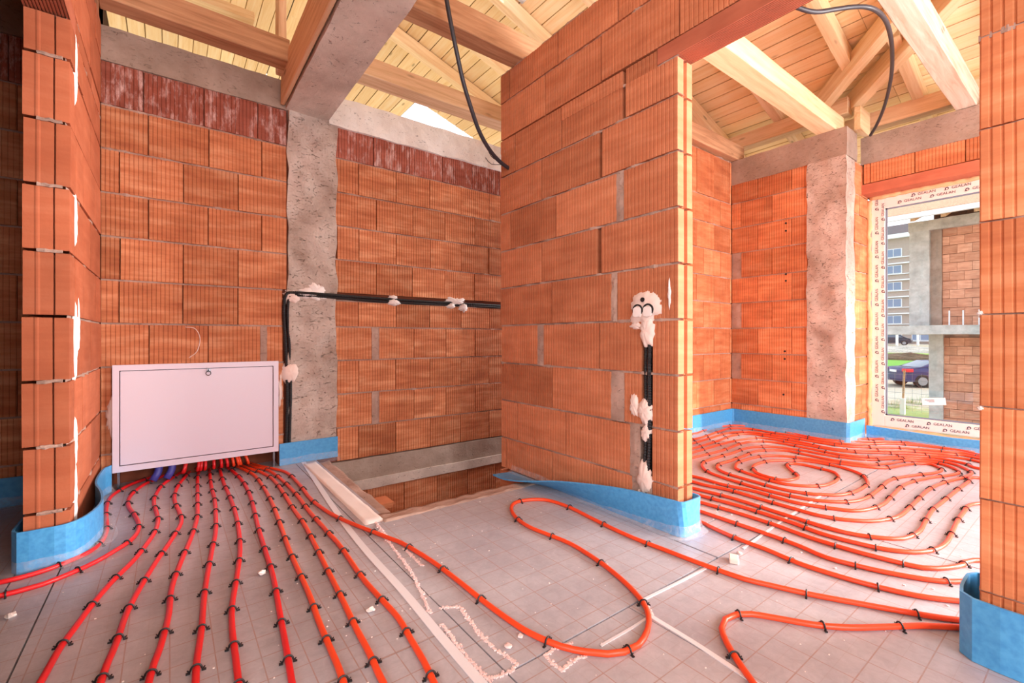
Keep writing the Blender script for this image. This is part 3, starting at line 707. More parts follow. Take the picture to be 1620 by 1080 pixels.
# sky window frame in the roof opening
mb = MB()
for a, b, c, d in ((hx0, hx1, hy0, hy0 + .03), (hx0, hx1, hy1 - .03, hy1), (hx0, hx0 + .05, hy0, hy1), (hx1 - .04, hx1, hy0, hy1)):
    slab_quad(mb, a, b, c, d, -.01); slab_quad(mb, a, b, c, d, .06)
sk = link('window_2', mb.mesh('window_2'), M['wtrim']); tag(sk, kind='structure')
mb = MB(); slab_quad(mb, hx0, hx1, 2.96, 2.99, .05); link('glazing_bar', mb.mesh('glazing_bar'), M['gasket'], sk)

# ------------------------------------------------------------------ timber
def timber(name, p0, p1, wd, ht, m, label, cat='beam', group=None, roll=0.0, extra=None):
    """A squared timber; p0, p1 on its bottom centre line."""
    p0, p1 = Vector(p0), Vector(p1); L = (p1 - p0).length; n = 14; v = []; f = []
    for i in range(n + 1):
        x = L * i / n
        for y, z in ((-wd / 2, 0), (wd / 2, 0), (wd / 2, ht), (-wd / 2, ht)):
            e = noise.noise_vector(Vector((x * 2.1 + p0.y * 3, y * 30 + p0.x, z * 9))) * .004
            v.append((x, y + e.y, z + e.z))
    for i in range(n):
        for j in range(4): a = i * 4 + j; b = i * 4 + (j + 1) % 4; f.append((b, a, a + 4, b + 4))
    f += [(0, 1, 2, 3), (n * 4 + 3, n * 4 + 2, n * 4 + 1, n * 4)]
    me = mesh(name, v, f); bm = bmesh.new(); bm.from_mesh(me); bmesh.ops.recalc_face_normals(bm, faces=bm.faces[:])
    es = [e for e in bm.edges if len(e.link_faces) == 2 and e.calc_face_angle(0) > 1.0]
    bmesh.ops.bevel(bm, geom=es, offset=.004, segments=1, affect='EDGES'); bm.to_mesh(me); bm.free()
    o = link(name, me, m, None, p0); d = (p1 - p0).normalized()
    o.rotation_euler = (0, -math.asin(d.z), math.atan2(d.y, d.x))
    if label: tag(o, label, cat, group)
    return o
timber('ceiling_joist', (-.30, 3.265, 2.663), (.62, 3.265, 2.648), .13, .145, M['wood_dk'], 'brown timber joist lying along the ring beam above the white cabinet', 'beam')
timber('ceiling_joist', (.96, 3.12, 2.65), (4.62, 3.12, 2.65), .15, .13, M['wood'], 'timber joist just in front of the pale ring beam over the stairwell', 'beam')
timber('ceiling_joist', (.96, 2.335, 2.652), (4.66, 2.335, 2.652), .13, .155, M['wood_dk'], 'timber joist resting on the far top corner of the middle partition', 'beam')
timber('ceiling_joist', (1.93, 1.51, 2.652), (4.72, 1.51, 2.652), .15, .15, M['wood_lt'], 'pale timber joist landing beside the concrete column of the right room', 'beam')
jr = timber('ceiling_joist', (1.93, .70, 2.655), (5.10, .70, 2.655), .12, .16, M['smear'], 'pale joist with cement smears crossing above the window', 'beam')
timber('wall_plate', (4.76, 1.40, 2.83), (4.76, 3.4, 2.83), .12, .14, M['wood'], 'wall plate timber above the ring beam between the two right room joists', 'beam')
timber('wall_plate', (5.08, -2.4, 2.75), (5.08, 1.52, 2.75), .12, .14, M['wood'], 'wall plate timber above the ring beam over the window', 'beam')
timber('wood_block', (4.70, 1.33, 2.655), (4.95, 1.33, 2.655), .05, .20, M['wood_lt'], 'short upright board on the ring beam corner below the diagonal rafters', 'board')
def rafter(y, x0, x1, label, m=None, wd=.08, ht=.12, zoff=0.014):
    return timber('rafter', (x0, y, roof_z(x0) - ht - zoff), (x1, y, roof_z(x1) - ht - zoff), wd, ht, m or M['wood_lt'], label, 'rafter')
rafter(3.19, 1.02, 5.0, 'rafter beside the roof opening, nearest above the stairwell joists')
rafter(3.79, 1.02, 5.8, 'rafter outside the back wall, second from the roof opening')
rafter(4.37, 1.02, 5.8, 'outermost rafter seen through the gap above the pale ring beam', M['wood_lt'])
rafter(2.57, 1.02, 5.8, 'rafter over the far end of the middle partition', M['wood_lt'])
rafter(1.97, 3.3, 5.8, 'rafter whose lower end shows between the two right room joists', M['wood'])
rafter(1.32, 1.95, 4.46, 'rafter running down to meet the diagonal rafters in the right room', M['wood_lt'])
rafter(1.0, 4.30, 5.8, 'short rafter below the diagonal rafters, over the window wall', M['wood_lt'])
rafter(0.38, 1.95, 5.8, 'rafter right of the pale joist that crosses above the window', M['wood_lt'])
def diag(off, label, m):
    a = Vector((4.76 + off, 1.60 - off, 0)); b = Vector((3.1 + off, -.27 - off, 0)); ht = .15
    return timber('diagonal_rafter', (a.x, a.y, roof_z(a.x) - ht - .05), (b.x, b.y, roof_z(b.x) - ht - .05), .09, ht, m, label, 'rafter')
diag(-.03, 'left one of the two diagonal rafters rising from the ring beam corner', M['wood_lt'])
diag(.13, 'right one of the two diagonal rafters rising from the ring beam corner', M['wood_lt'])
# timbers left of the concrete beam
timber('roof_strut', (.40, 3.40, 2.80), (.66, 5.6, 4.02), .20, .05, M['wood_lt'], 'broad pale board slanting up left of the concrete beam', 'board')
timber('roof_batten', (-1.2, 4.75, 3.74), (.62, 4.75, 3.74), .12, .08, M['wood_lt'], 'level pale batten under the roof planks above the cabinet wall', 'beam')
timber('roof_post', (.60, 3.42, 2.65), (.60, 3.43, 4.2), .05, .10, M['wood'], 'upright board at the left side of the concrete beam', 'board')
# the concrete beam with a formwork board on its side
cb = link('concrete_beam', rough_box((.645, -2.5, 2.455), (.93, 3.47, 2.70), .05, .005, 21), M['concrete']); tag(cb, 'grey cast concrete beam crossing overhead to the concrete column', 'beam')
timber('formwork_board', (.622, 3.44, 2.47), (.622, .3, 2.47), .024, .26, M['wood'], 'orange wooden board on the left side of the concrete beam', 'board')

# ------------------------------------------------------------------ manifold cabinet
cab = empty('manifold_cabinet', (.168, 3.42, .105)); tag(cab, 'white metal manifold cabinet with a locked door above the fan of pipes', 'cabinet')
CX0, CX1, CZ0, CZ1 = -.425, .425, 0.0, .612
mb = MB()
for a, b in (((CX0, 0, CZ0), (CX0 + .03, .012, CZ1)), ((CX1 - .03, 0, CZ0), (CX1, .012, CZ1)), ((CX0 + .03, 0, CZ1 - .032), (CX1 - .03, .012, CZ1)), ((CX0 + .03, 0, CZ0), (CX1 - .03, .012, CZ0 + .034))): mb.box(a, b)
mb.box((CX0 + .004, .01, CZ0 + .004), (CX0 + .008, .05, CZ1 - .004)); mb.box((CX1 - .008, .01, CZ0 + .004), (CX1 - .004, .05, CZ1 - .004)); mb.box((CX0 + .01, .0125, CZ1 - .006), (CX1 - .01, .05, CZ1 - .001)); mb.box((CX0 + .01, .0125, CZ0 + .001), (CX1 - .01, .05, CZ0 + .006))
link('frame', mb.mesh('cabinet_frame'), M['white'], cab)
dr = link('door', bevelled(MB().box((CX0 + .034, .003, CZ0 + .038), (CX1 - .034, .014, CZ1 - .036)).mesh('cabinet_door'), .002), M['white'], cab)
mb = MB(); mb.tube([(0.03, .004, .565), (0.03, -.006, .565)], .011, 16); lk = link('lock', mb.mesh('lock'), M['steel'], dr)
mb = MB(); mb.box((.026, -.022, .558), (.030, -.005, .572)); mb.tube([(.028 + .013 * math.cos(a), -.022, .548 + .013 * math.sin(a)) for a in [k * PI / 6 for k in range(13)]], .0022, 5); link('key', mb.mesh('key'), M['dark'], dr)
mb = MB(); mb.box((CX0 + .03, .06, .02), (CX1 - .03, .10, .58)); link('back_plate', mb.mesh('back_plate'), M['steel'], cab)
for xx in (CX0 + .02, CX1 - .03): link('leg', MB().box((xx, .02, -.105), (xx + .012, .05, 0.0)).mesh('cabinet_leg'), M['steel'], cab)
for k, xx in enumerate((-.215, -.15)):
    mb = MB(); mb.tube(catmull([(xx - .03, .035, -.083), (xx - .01, .045, -.05), (xx, .055, 0.0), (xx, .055, .15)], .02), .02, 10); ob = link('supply_pipe', mb.mesh('supply_pipe'), M['purple'], cab, smooth=True)
    ob.location = (0, 0, .0)

# ------------------------------------------------------------------ heating pipes
PR = 0.0087
def clip_mesh():
    mb = MB(); r = PR + .0035
    pts = [(0, -r - .003, -PR + .001), (0, -r - .001, 0)] + [(0, -r * math.cos(a), r * math.sin(a)) for a in [PI * k / 8 for k in range(9)]] + [(0, r + .001, 0), (0, r + .003, -PR + .001)]
    mb.tube(pts, .0026, 5)
    for s_ in (-1, 1):
        mb.box((-.003, s_ * (r + .005) - .005, -PR + .0005), (.003, s_ * (r + .005) + .005, -PR + .004))
        mb.tube([(0, s_ * (r + .003), -.003), (0, s_ * (r + .007), .002)], .0018, 4)
    return mb.mesh('pipe_clip')
CLIP = clip_mesh()
def pipe(name, pts, m, label, spacing, first=.12, group='underfloor heating pipes', clip_range=None, skip_end=0.0):
    P = catmull(pts, .03); mb = MB(); mb.tube(P, PR, 10)
    root = empty(name, (P[0].x, P[0].y, 0)); tag(root, label, 'pipe', group)
    o = link('tube', mb.mesh('tube'), m, root, (-P[0].x, -P[0].y, 0), smooth=True)
    total = sum((b - a).length for a, b in zip(P[:-1], P[1:])); acc, nxt = 0.0, first
    for a, b in zip(P[:-1], P[1:]):
        d = (b - a).length
        if acc + d >= nxt and acc < total - skip_end:
            q = a.lerp(b, (nxt - acc) / d)
            if abs(q.z - PR) < .004:
                c = link('pipe_clip', CLIP, M['clip'], root, (q.x - P[0].x, q.y - P[0].y, PR))
                c.rotation_euler = (random.uniform(-.06, .06), 0, math.atan2((b - a).y, (b - a).x) + random.uniform(-.12, .12))
            nxt += spacing * random.uniform(.86, 1.14)
        acc += d
    return root
def fl_pts(s):
    n = [float(q) for q in s.replace(';', ',').split(',')]
    return [at(n[i], n[i + 1], PR) for i in range(0, len(n), 2)]
HALL = [
 ('red', '283,736;253,750;212,764;190,775;174,787;168,804;168.5,825;168,841;159,859;141,873;115,885;80,899;34,913;0,921;-60,931;-140,942', 'leftmost red pipe, curling round the blue strip of the left pillar'),
 ('red', '285,739;253,755;230,765;212,778;203,790;204,802;212,813;219,827;218,840;206,855;183,870;152,888;115,905;67,924;28,935;0,942;-60,956;-140,972', 'second red pipe from the left, passing out of the doorway beside the first'),
 ('red', '306,732;292,743;272,756;258,766;250,776;244,788;244,798;248,812;250,824;246,838;240,849;214,883;175,922;143.5,959;119,992;94.7,1025;67,1074;48,1105;20,1160', 'third red pipe from the left, starting under the cabinet'),
 ('red', '311,732;303,742;293,754;284,765;278,776;276,787;277.5,796;282.5,807;286.7,818;286,828;280,839;268,858;247,888;224,925;201,968;183.7,1017;169,1051;159,1080;148,1110;135,1160', 'fourth red pipe from the left, with a wavy start'),
 ('red', '318,732;316.7,740;313,752;312.5,770;312.5,795;312,817;308,833;303,848;283,896;271,932;267,971;254,1022;244,1048;235,1080;228,1110;220,1160', 'fifth red pipe from the left under the cabinet'),
 ('red', '332,730;332,750;335,772;339,787;341,807;341,840;334,876;324,934;318.5,997;311.4,1045;309.4,1080;307,1110;304,1160', 'sixth red pipe from the left, almost straight'),
 ('red', '344,728;348,743;354,764;362.5,783;373,813;379,850;379,880;373,922;367.3,956;367.3,994;373,1042;377.3,1080;380,1110;384,1160', 'seventh red pipe from the left, near the cabinet middle'),
 ('red', '354,727.5;360,739;368,745;381.7,758;393,777;401,802;408,832;420,872;432,911;443.4,974;453.4,1028;462,1080;467,1110;474,1160', 'last red pipe, beside the first orange one'),
 ('orange', '365,729;372,736;385,742;403,752;418,772;431.7,798;444,831;459,873;487.5,936;503,979;519,1017;535,1054;543.5,1080;553,1110;568,1160', 'first orange pipe beside the last red one'),
 ('orange', '373,728;382,735;398,742;412,746;432,758;449,780;463,803;482,830;509,883;540.6,946;560.7,988;584,1032;598,1063;606.6,1080;620,1110;642,1160', 'second orange pipe from the red pipes'),
 ('orange', '376,727;402,738;423,743;438,752;453,765;470,783;488,807;503,824;519,842;538,863;572,912;601,945;630,977;650,1011;670,1045;684,1074;698,1105;718,1160', 'third orange pipe, running beside the white seam tape'),
]
for k, (c, s, lab) in enumerate(HALL):
    P = fl_pts(s); p0 = P[0]; up = [Vector((p0.x * .75 + .05, 3.52, .30)), Vector((p0.x * .8 + .045, 3.51, .14)), Vector((p0.x * .92 + .02, 3.46, .045))]
    pipe('heating_pipe', up + P, M[c], lab + ' fan', .19 if k > 1 else .2, first=.34, spacing=.19) if False else pipe('heating_pipe', up + P, M[c], lab, .2, .36)
s12 = '388,725;398,732.5;417,738;437,742;455,748;473,765;490,787;505,800;523,812;543,822;567,832;593,842;613,850;638,860;681,886;718.5,913.5;761.6,948;802,978;840,1002;889,1022.5;929,1031;961,1034;987,1031;1010,1020;1024,997;1026,974;1018,954;997,929;966.5,902;939,882;903,860;869,846;837,833;817,819;808.7,804;817,794;842,790;869,791.5;903,803;941,822;995,847.5;1053,870;1118.6,895;1179,916;1217,925;1278,939;1346.5,952;1418,965;1490,977;1523,981;1580,986;1660,990;1760,985'
P = fl_pts(s12); p0 = P[0]
pipe('heating_pipe', [Vector((p0.x * .75 + .05, 3.52, .30)), Vector((p0.x * .8 + .045, 3.51, .14)), Vector((p0.x * .92 + .02, 3.46, .045))] + P, M['orange'], 'long orange pipe making the loop on the hall floor before the middle partition', .27, .4)
P = fl_pts('1760,1015;1640,1003;1580,997;1523,992.5;1461,989.5;1404,991;1346.5,992.4;1289,988;1232,978;1189,971;1165,971.5;1147,979.5;1141.6,994;1150,1017;1167.4,1045.5;1187.5,1074;1205,1100;1235,1150')
pipe('heating_pipe', P, M['orange'], 'orange pipe bending back sharply at the bottom edge near the right pillar', .24, .55)
# the double spiral of the right room, one continuous pipe
G = '1095,753;1111,756.5;1143,766;1190,776;1230,787;1270,797;1332,806;1358.6,807.5;1383,803;1400,795.5;1413,782;1433,765.5;1465,756.5;1497,752;1513,749;1517.5,745;1508,739.5;1485,732.6;1454,728.7;1434,728;1417,731;1402,733.4;1380,734;1360,733;1331,729.5;1317,727.5;1274,718.7;1241,712.5;1200,713;1177,721;1155.6,728.7;1141.7,732.6;1135,736;1134,739;1145.6,747;1181,758;1234,772.7;1274,780;1300,782;1328.5,782.7;1354,777;1370,768;1373,763;1361.7,749.5;1327,738;1280.6,729.5;1254,728;1219,728.7;1199,733.4;1191,739;1200,749;1236,759;1256,758;1263,754;1257.5,748;1247,739;1245,735;1249,733;1271,735;1314.6,745;1324,750;1327,755;1320,762;1300.7,768;1265,768;1226.6,762;1171,744;1164,737;1172.6,729.5;1209.6,721;1255,722.6;1316,731;1360,737;1400,739.8;1432.7,734.5;1454,732.7;1473,734;1488,740;1489.5,744;1477,748;1453,750.5;1411,758;1391,773.5;1369,788;1338.6,793.6;1300,792;1271,788;1214,775.6;1148,756.5;1120,745.7;1111,737.5;1112,733;1116,729.5;1137,722.6;1158.7,716.4;1185,708;1220.4,706.4;1266.7,711.8;1314.6,720.5;1370,726.6;1417,725;1459,725.5;1505,732.6;1528,741;1537,747;1533,751.5;1516,757;1493,763;1468,775;1445,797;1423.5,815.6;1400,821.7;1377,824;1338.6,822;1298,815.6;1260.6,805.5;1206.5,790;1154,775;1118.6,767.7;1095,761.5'
Lc = lambda s: fl_pts(s)
B = {1: '1086,680;1101,677;1131.7,670;1157,669;1185,670;1217,674.7;1252,681.7;1290.6,689.4;1324,692.5;1355.6,694;1378.7,694;1409.6,694;1432,696;1463.6,700;1516,708;1542,711',
     2: '1095,686;1103,684.8;1120,678.6;1141.7,674;1172.6,673;1216.6,678;1256.7,686;1296,693.5;1334,697.5;1371,698.6;1397,698.3;1432,699.5;1475,705;1542,714',
     3: '1095,695;1112,691;1132.5,684;1151,678;1165,677;1190,678.6;1219.7,683.5;1262,690;1300,697;1344.8,702.5;1386,702;1409.6,701.5;1449.7,704;1497.5,709.5;1541,717',
     4: '1095,701;1123,693;1148,685.5;1169.5,683;1192,683.5;1245,691;1309,702;1343,706;1386.4,707.5;1434,708.7;1495,714;1541,720',
     5: '1095,709.4;1135.6,697;1159.5,688.6;1182.6,686;1212.7,689.4;1260,697.5;1309,708;1345,712;1390,712.3;1420,712.8;1450,714;1498,718;1541,723',
     6: '1095,715.6;1122,708;1152.5,699.4;1176.5,694.8;1199,692.5;1221,694.5;1270,702.8;1331,713;1390,716;1436,717.5;1484,720.5;1541,728',
     7: '1095,724;1144,711.8;1174,701;1199.6,698;1229,700;1271,707.5;1318.7,716.8;1350,721;1392.6,723;1426,721.5;1459,722;1488,725;1531.5,734;1541,739'}
F_ = {'E': '1541.6,755;1533,761;1514,775;1490,794.4;1475.7,806;1464,824.5;1455.6,839;1438,849;1415,852;1358,846;1306,834;1262,820;1228,809.4;1186,796;1148,784.7;1095.4,771.6',
      'D': '1540,797;1524.4,810;1513,827;1498.6,856;1478.5,869;1447,873;1404,869;1361,860;1300.6,844;1257.5,828;1224,817;1172.6,801;1132.5,790;1095.4,780',
      'C': '1540,886;1524.4,893;1498.6,897.7;1461,897.7;1404,885;1343.7,869;1283,850.5;1250,838.7;1214.3,826;1157,808;1121.7,798;1098.5,791.6',
      'B': '1580,921;1539,919;1490,919;1432.6,910.6;1375,899;1309,882;1265,863.4;1219,846.4;1180,833;1141.7,820;1098.5,805.5',
      'A': '1600,960;1523,951;1470,945;1418,935;1351,918;1280.5,896.5;1250,885;1213,869;1188,860;1157,848;1121.7,832;1098.5,821.7'}
rev = lambda q: list(reversed(q))
def room_loop():
    g = Lc(G)                                         # G ... F, both ends at the partition side
    def U(a, b, dx):                                  # a half turn between two ends, bulging by dx in x and towards the window side in y
        m_ = (a + b) / 2; return [a.lerp(m_, .35) + Vector(dx) * .8, m_ + Vector(dx), b.lerp(m_, .35) + Vector(dx) * .8]
    lw = lambda k: (-.10 - .055 * k, .07 + .03 * k, 0)
    rw = lambda k: (.02, -.12 - .07 * k, 0)
    b = {k: Lc(v) for k, v in B.items()}; f = {k: Lc(v) for k, v in F_.items()}
    # from G backwards outwards: B7, E, B5, C, B3, A, B1
    out = rev(f['A']) ; 
    chain = []
    seqs = [rev(b[1]), f['A'][::-1], b[3], f['C'], b[5][:], f['E'][::-1], rev(b[7])]
    s1 = rev(b[1]); s2 = rev(f['A']); s3 = rev(b[3]) ; s4 = rev(f['C']); s5 = rev(b[5]); s6 = rev(f['E']); s7 = rev(b[7])
    path = s1                                          # right -> left along B1
    for (nx, back, k) in ((s2, b[3], 6), (s4, b[5], 4), (s6, b[7], 2)):
        path = path + U(path[-1], nx[0], lw(k)) + nx   # left end of a back run to the left end of a front run, then to the right
        nb = rev(back); path = path + U(path[-1], nb[0], rw(k)) + nb
    path = path + U(path[-1], g[0], lw(0)) + g
    for (front, back, k) in ((None, b[6], 1), (f['D'], b[4], 3), (f['B'], b[2], 5)):
        if front is not None:
            path = path + rev(front) if False else path
        path = path + U(path[-1], back[0], lw(k)) + back
        fr = {1: f['D'], 3: f['B'], 5: None}[k]
        if fr is not None: path = path + U(path[-1], fr[0], rw(k)) + fr
    return path
pth = room_loop()
pipe('heating_pipe', pth, M['orange'], 'orange heating pipe laid as a double spiral over the right room floor', .24, .2)
# a loose clip on the floor and small rubbish
o = link('loose_pipe_clip', CLIP, M['clip'], None, tuple(at(297, 763, .003)), (PI / 2 * .9, 0, .4)); tag(o, 'loose black pipe clip lying between the red pipes near the cabinet', 'clip')
def chip(px, py, sz, label, m, seed, name='mortar_chip', cat='debris'):
    bm = bmesh.new(); bmesh.ops.create_icosphere(bm, subdivisions=2, radius=sz)
    for v in bm.verts: v.co += Vector(noise.noise_vector(v.co * (1.2 / sz) + Vector((seed, 0, 0)))) * sz * .5; v.co.z *= .55
    zmin = min(v.co.z for v in bm.verts)
    for v in bm.verts: v.co.z -= zmin
    me = bpy.data.meshes.new(name); bm.to_mesh(me); bm.free(); o = link(name, me, m, None, tuple(at(px, py, 0))); tag(o, label, cat)
mb = MB(); mb.box((-.026, -.017, 0), (.026, .017, .02)); me = bevelled(mb.mesh('wood_offcut'), .003)
o = link('wood_offcut', me, M['plaster'], None, tuple(at(1161, 888, 0)), (0, 0, .5)); tag(o, 'small pale block lying on the seam beside the doorway', 'debris')
chip(1170, 877, .011, 'small pale crumb behind the block on the doorway seam', M['plaster'], 3)
chip(586, 968, .013, 'white plaster crumb between the second and third orange pipes', M['plaster_w'], 5)
chip(414, 909, .014, 'white plaster crumb left of the last red pipe', M['plaster_w'], 7)
chip(17, 977, .014, 'white plaster crumb on the floor of the left doorway', M['plaster_w'], 9)
chip(804, 1025, .010, 'pinkish crumb beside the torn foil rectangle under the long orange pipe', M['crumb'], 11)
chip(824, 1008, .009, 'pinkish crumb touching the long orange pipe near its clip', M['crumb'], 13)

# ------------------------------------------------------------------ blue edge strips
def strip(base, top, label, film=True, th=.008, film_w=.05, closed=False):
    """base/top: matching polylines for the strip's lower and upper edge; a sheet with thickness and a clear film skirt."""
    b, t = catmull(base, .03), None
    n = len(b); tt = catmull(top, .03); T = [tt[min(len(tt) - 1, round(i * (len(tt) - 1) / (n - 1)))] for i in range(n)]
    v = []; f = []; K = 6
    for i in range(n):
        tg = (b[min(i + 1, n - 1)] - b[max(i - 1, 0)]).normalized(); nr = Vector((-tg.y, tg.x, 0))
        up = (T[i] - b[i]).normalized(); nn = tg.cross(up).normalized()
        for j in range(K + 1): v.append(b[i].lerp(T[i], j / K) + nn * th * .5)
        for j in range(K, -1, -1): v.append(b[i].lerp(T[i], j / K) - nn * th * .5)
    W = 2 * (K + 1)
    for i in range(n - 1):
        for j in range(W): f.append((i * W + j, i * W + (j + 1) % W, (i + 1) * W + (j + 1) % W, (i + 1) * W + j))
    f += [tuple(range(W)), tuple((n - 1) * W + j for j in range(W - 1, -1, -1))]
    me = mesh('edge_strip', v, f); bm = bmesh.new(); bm.from_mesh(me); bmesh.ops.recalc_face_normals(bm, faces=bm.faces[:]); bm.to_mesh(me); bm.free()
    c = b[0]; o = link('edge_strip', me, M['strip'], smooth=False); tag(o, label, 'edge strip', 'blue foam edge strips')
    if film:
        v = []; f = []
        for i in range(n):
            tg = (b[min(i + 1, n - 1)] - b[max(i - 1, 0)]).normalized(); side = film if film in (1, -1) else 1
            nr = Vector((-tg.y, tg.x, 0)) * side; e = noise.noise_vector(b[i] * 9)
            for k, (q, z) in enumerate(((.005, .045), (.010, .03), (.018, .016), (.032, .006), (film_w, .003))):
                v.append(b[i] + nr * (q + .012 * e.x * (k > 1)) + Vector((0, 0, max(.002, z + .008 * e.z * (k < 4)))))
        for i in range(n - 1):
            for k in range(4): f.append((i * 5 + k, i * 5 + k + 1, i * 5 + 6 + k, i * 5 + 5 + k))
        link('plastic_film', mesh('plastic_film', v, f), M['film'], o, smooth=True)
    return o
def up(pts, h, lean=None): return [(p[0] + (lean[i][0] if lean else 0), p[1] + (lean[i][1] if lean else 0), h if not isinstance(h, (list, tuple)) else h[i]) for i, p in enumerate(pts)]
def z0(pts): return [(p[0], p[1], .001) for p in pts]
q = [(-.462, 2.75), (-.464, 2.55), (-.462, 2.46), (-.445, 2.432), (-.38, 2.432), (-.32, 2.438), (-.275, 2.49), (-.245, 2.60), (-.238, 2.72), (-.258, 2.88), (-.288, 3.03), (-.294, 3.2), (-.284, 3.36), (-.262, 3.41)]
strip(z0(q), up(q, .155), 'blue foam strip wrapped around the foot of the left pillar', film=-1)
q = [(.60, 3.43), (.75, 3.44), (.99, 3.445)]
strip(z0(q), up(q, .15), 'short blue foam strip at the foot of the concrete column', film=-1, film_w=.12)
ys = [2.36, 2.25, 2.12, 1.98, 1.84, 1.7, 1.55, 1.4, 1.25, 1.165]; ln = [88, 86, 78, 66, 52, 40, 27, 14, 5, 0]
base = [(1.782 - .002 * 0, y) for y in ys]; H = .155
top = [(1.782 - H * math.sin(math.radians(a)), y, max(.012, H * math.cos(math.radians(a)))) for y, a in zip(ys, ln)]
eb = [(1.787, 1.145), (1.80, 1.135), (1.86, 1.132), (1.92, 1.135), (1.935, 1.15), (1.938, 1.3), (1.938, 1.7), (1.938, 2.28)]
strip(z0(base) + z0(eb), top + up(eb, .155), 'blue foam strip at the middle partition, its far end fallen over', film=-1, film_w=.04)
q = [(1.95, 2.322), (2.6, 2.322), (3.6, 2.322), (4.45, 2.322), (4.52, 2.315), (4.526, 2.25), (4.524, 1.9), (4.52, 1.5), (4.515, 1.355), (4.53, 1.335), (4.70, 1.335), (4.90, 1.335)]
strip(z0(q), up(q, .165), 'long blue foam strip around the far corner of the right room', film=-1, film_w=.07)
q = [(4.905, 1.32), (4.90, 1.1), (4.895, .8), (4.905, .5), (4.89, .2), (4.90, -.4), (4.90, -1.2)]
strip(z0(q), up(q, [.105, .10, .092, .10, .085, .1, .1], [(.0, 0)] * 7), 'low blue foam strip along the floor under the window', film=-1, film_w=.10, th=.02)
q = [(1.725, -.7), (1.725, -.1), (1.724, .18), (1.731, .232), (1.755, .258), (1.80, .264), (1.90, .264), (1.932, .25), (1.938, .2), (1.938, -.5)]
strip(z0(q), up(q, .17), 'blue foam strip around the foot of the right pillar', film=False)
q = [(-2.6, 3.44), (-1.5, 3.44), (-.9, 3.445), (-.46, 3.445)]
strip(z0(q), up(q, .15), 'blue foam strip in the dark room behind the left pillar', film=-1)

# ------------------------------------------------------------------ cables and conduits
def along(px, py, d):
    t = (px - 810) / FPX; p = d * (FWD + RGT * t); return Vector((p.x, p.y, CAM_Z + (HOR - py) * d / FPX))
def cable(name, pts, r, label, m='cable', tip=True):
    mb = MB(); P = catmull(pts, .03); mb.tube(P, r, 10); o = link(name, mb.mesh(name), M[m], smooth=True); tag(o, label, 'cable')
    return o
c1 = [(1.05, 1.95, 3.6), along(690, -90, 2.35), along(703, -20, 2.40), along(712, 30, 2.45), along(722, 80, 2.5), along(733, 130, 2.57), along(745, 170, 2.65), along(757, 205, 2.74), along(770, 230, 2.82), along(785, 250, 2.92), along(800, 263, 3.0), along(808, 268, 3.04)]
cc = cable('hanging_cable', c1, .0125, 'black cable hanging down to the far edge of the middle partition')
mb = MB(); e0 = along(797, 260, 2.98)
for k in (0, 1): mb.tube(catmull([e0, e0 + Vector((-.10, .0, .03 - .05 * k)), e0 + Vector((-.13, .02, .12 - .1 * k))], .02), .0022, 5)
link('wire_end', mb.mesh('wire_end'), M['conduit'], cc)
c2 = [along(1240, 0, 2.30), along(1262, 12, 2.32), along(1290, 19, 2.34), along(1320, 15, 2.36), along(1350, 11, 2.37), along(1375, 12, 2.38), along(1393, 22, 2.45), along(1405, 42, 2.6), along(1411, 75, 2.85), along(1410, 120, 3.2), along(1400, 165, 3.5), along(1388, 195, 3.72), along(1377, 214, 3.86)]
cc = cable('hanging_cable', c2, .0115, 'black cable arching over the doorway down to the ring beam corner')
mb = MB(); e0 = along(1380, 210, 3.82)
mb.tube(catmull([e0, e0 + Vector((.05, -.04, .10)), e0 + Vector((.06, -.06, .19))], .03), .0025, 5); link('wire_end', mb.mesh('wire_end'), M['conduit'], cc)
def corr(name, pts, r, label, par=None):
    P = catmull(pts, .006); mb = MB(); mb.tube(P, [r * (1.0 if i % 2 else .84) for i in range(len(P))], 8); o = link(name, mb.mesh(name), M['conduit'], par); 
    if label: tag(o, label, 'conduit')
    return o
corr('wall_conduit', [(.70, 3.447, 1.19), (.9, 3.44, 1.188), (1.2, 3.46, 1.183), (1.6, 3.462, 1.178), (2.2, 3.462, 1.176), (3.4, 3.465, 1.172)], .011, 'upper black corrugated conduit running level along the stairwell wall')
corr('wall_conduit', [(.70, 3.452, 1.172), (.9, 3.45, 1.172), (1.2, 3.466, 1.162), (1.6, 3.466, 1.157), (2.2, 3.466, 1.16), (3.4, 3.466, 1.152)], .011, 'lower black corrugated conduit running level along the stairwell wall')
corr('wall_conduit', [(.70, 3.45, 1.19), (.645, 3.45, 1.17), (.632, 3.455, 1.05), (.645, 3.46, .8), (.655, 3.455, .5), (.648, 3.45, .2), (.645, 3.45, .02)], .012, 'left black conduit dropping beside the concrete column')
corr('wall_conduit', [(.70, 3.452, 1.172), (.665, 3.452, 1.15), (.657, 3.458, 1.02), (.67, 3.462, .8), (.675, 3.455, .5), (.668, 3.45, .2), (.664, 3.45, .02)], .011, 'right black conduit dropping beside the concrete column, against it')
ya, yb = yy(1026.5), yy(1020)
corr('wall_conduit', [(1.818, ya, .98), (1.806, ya, .80), (1.803, ya, .7), (1.806, ya, .4), (1.81, ya + .02, .12), (1.815, ya + .03, .0)], .011, 'right black conduit in the slot under the socket boxes')
corr('wall_conduit', [(1.818, yb, .98), (1.812, yb, .80), (1.81, yb, .7), (1.812, yb, .4), (1.812, yb + .02, .12), (1.815, yb + .03, .0)], .011, 'left black conduit in the slot under the socket boxes')
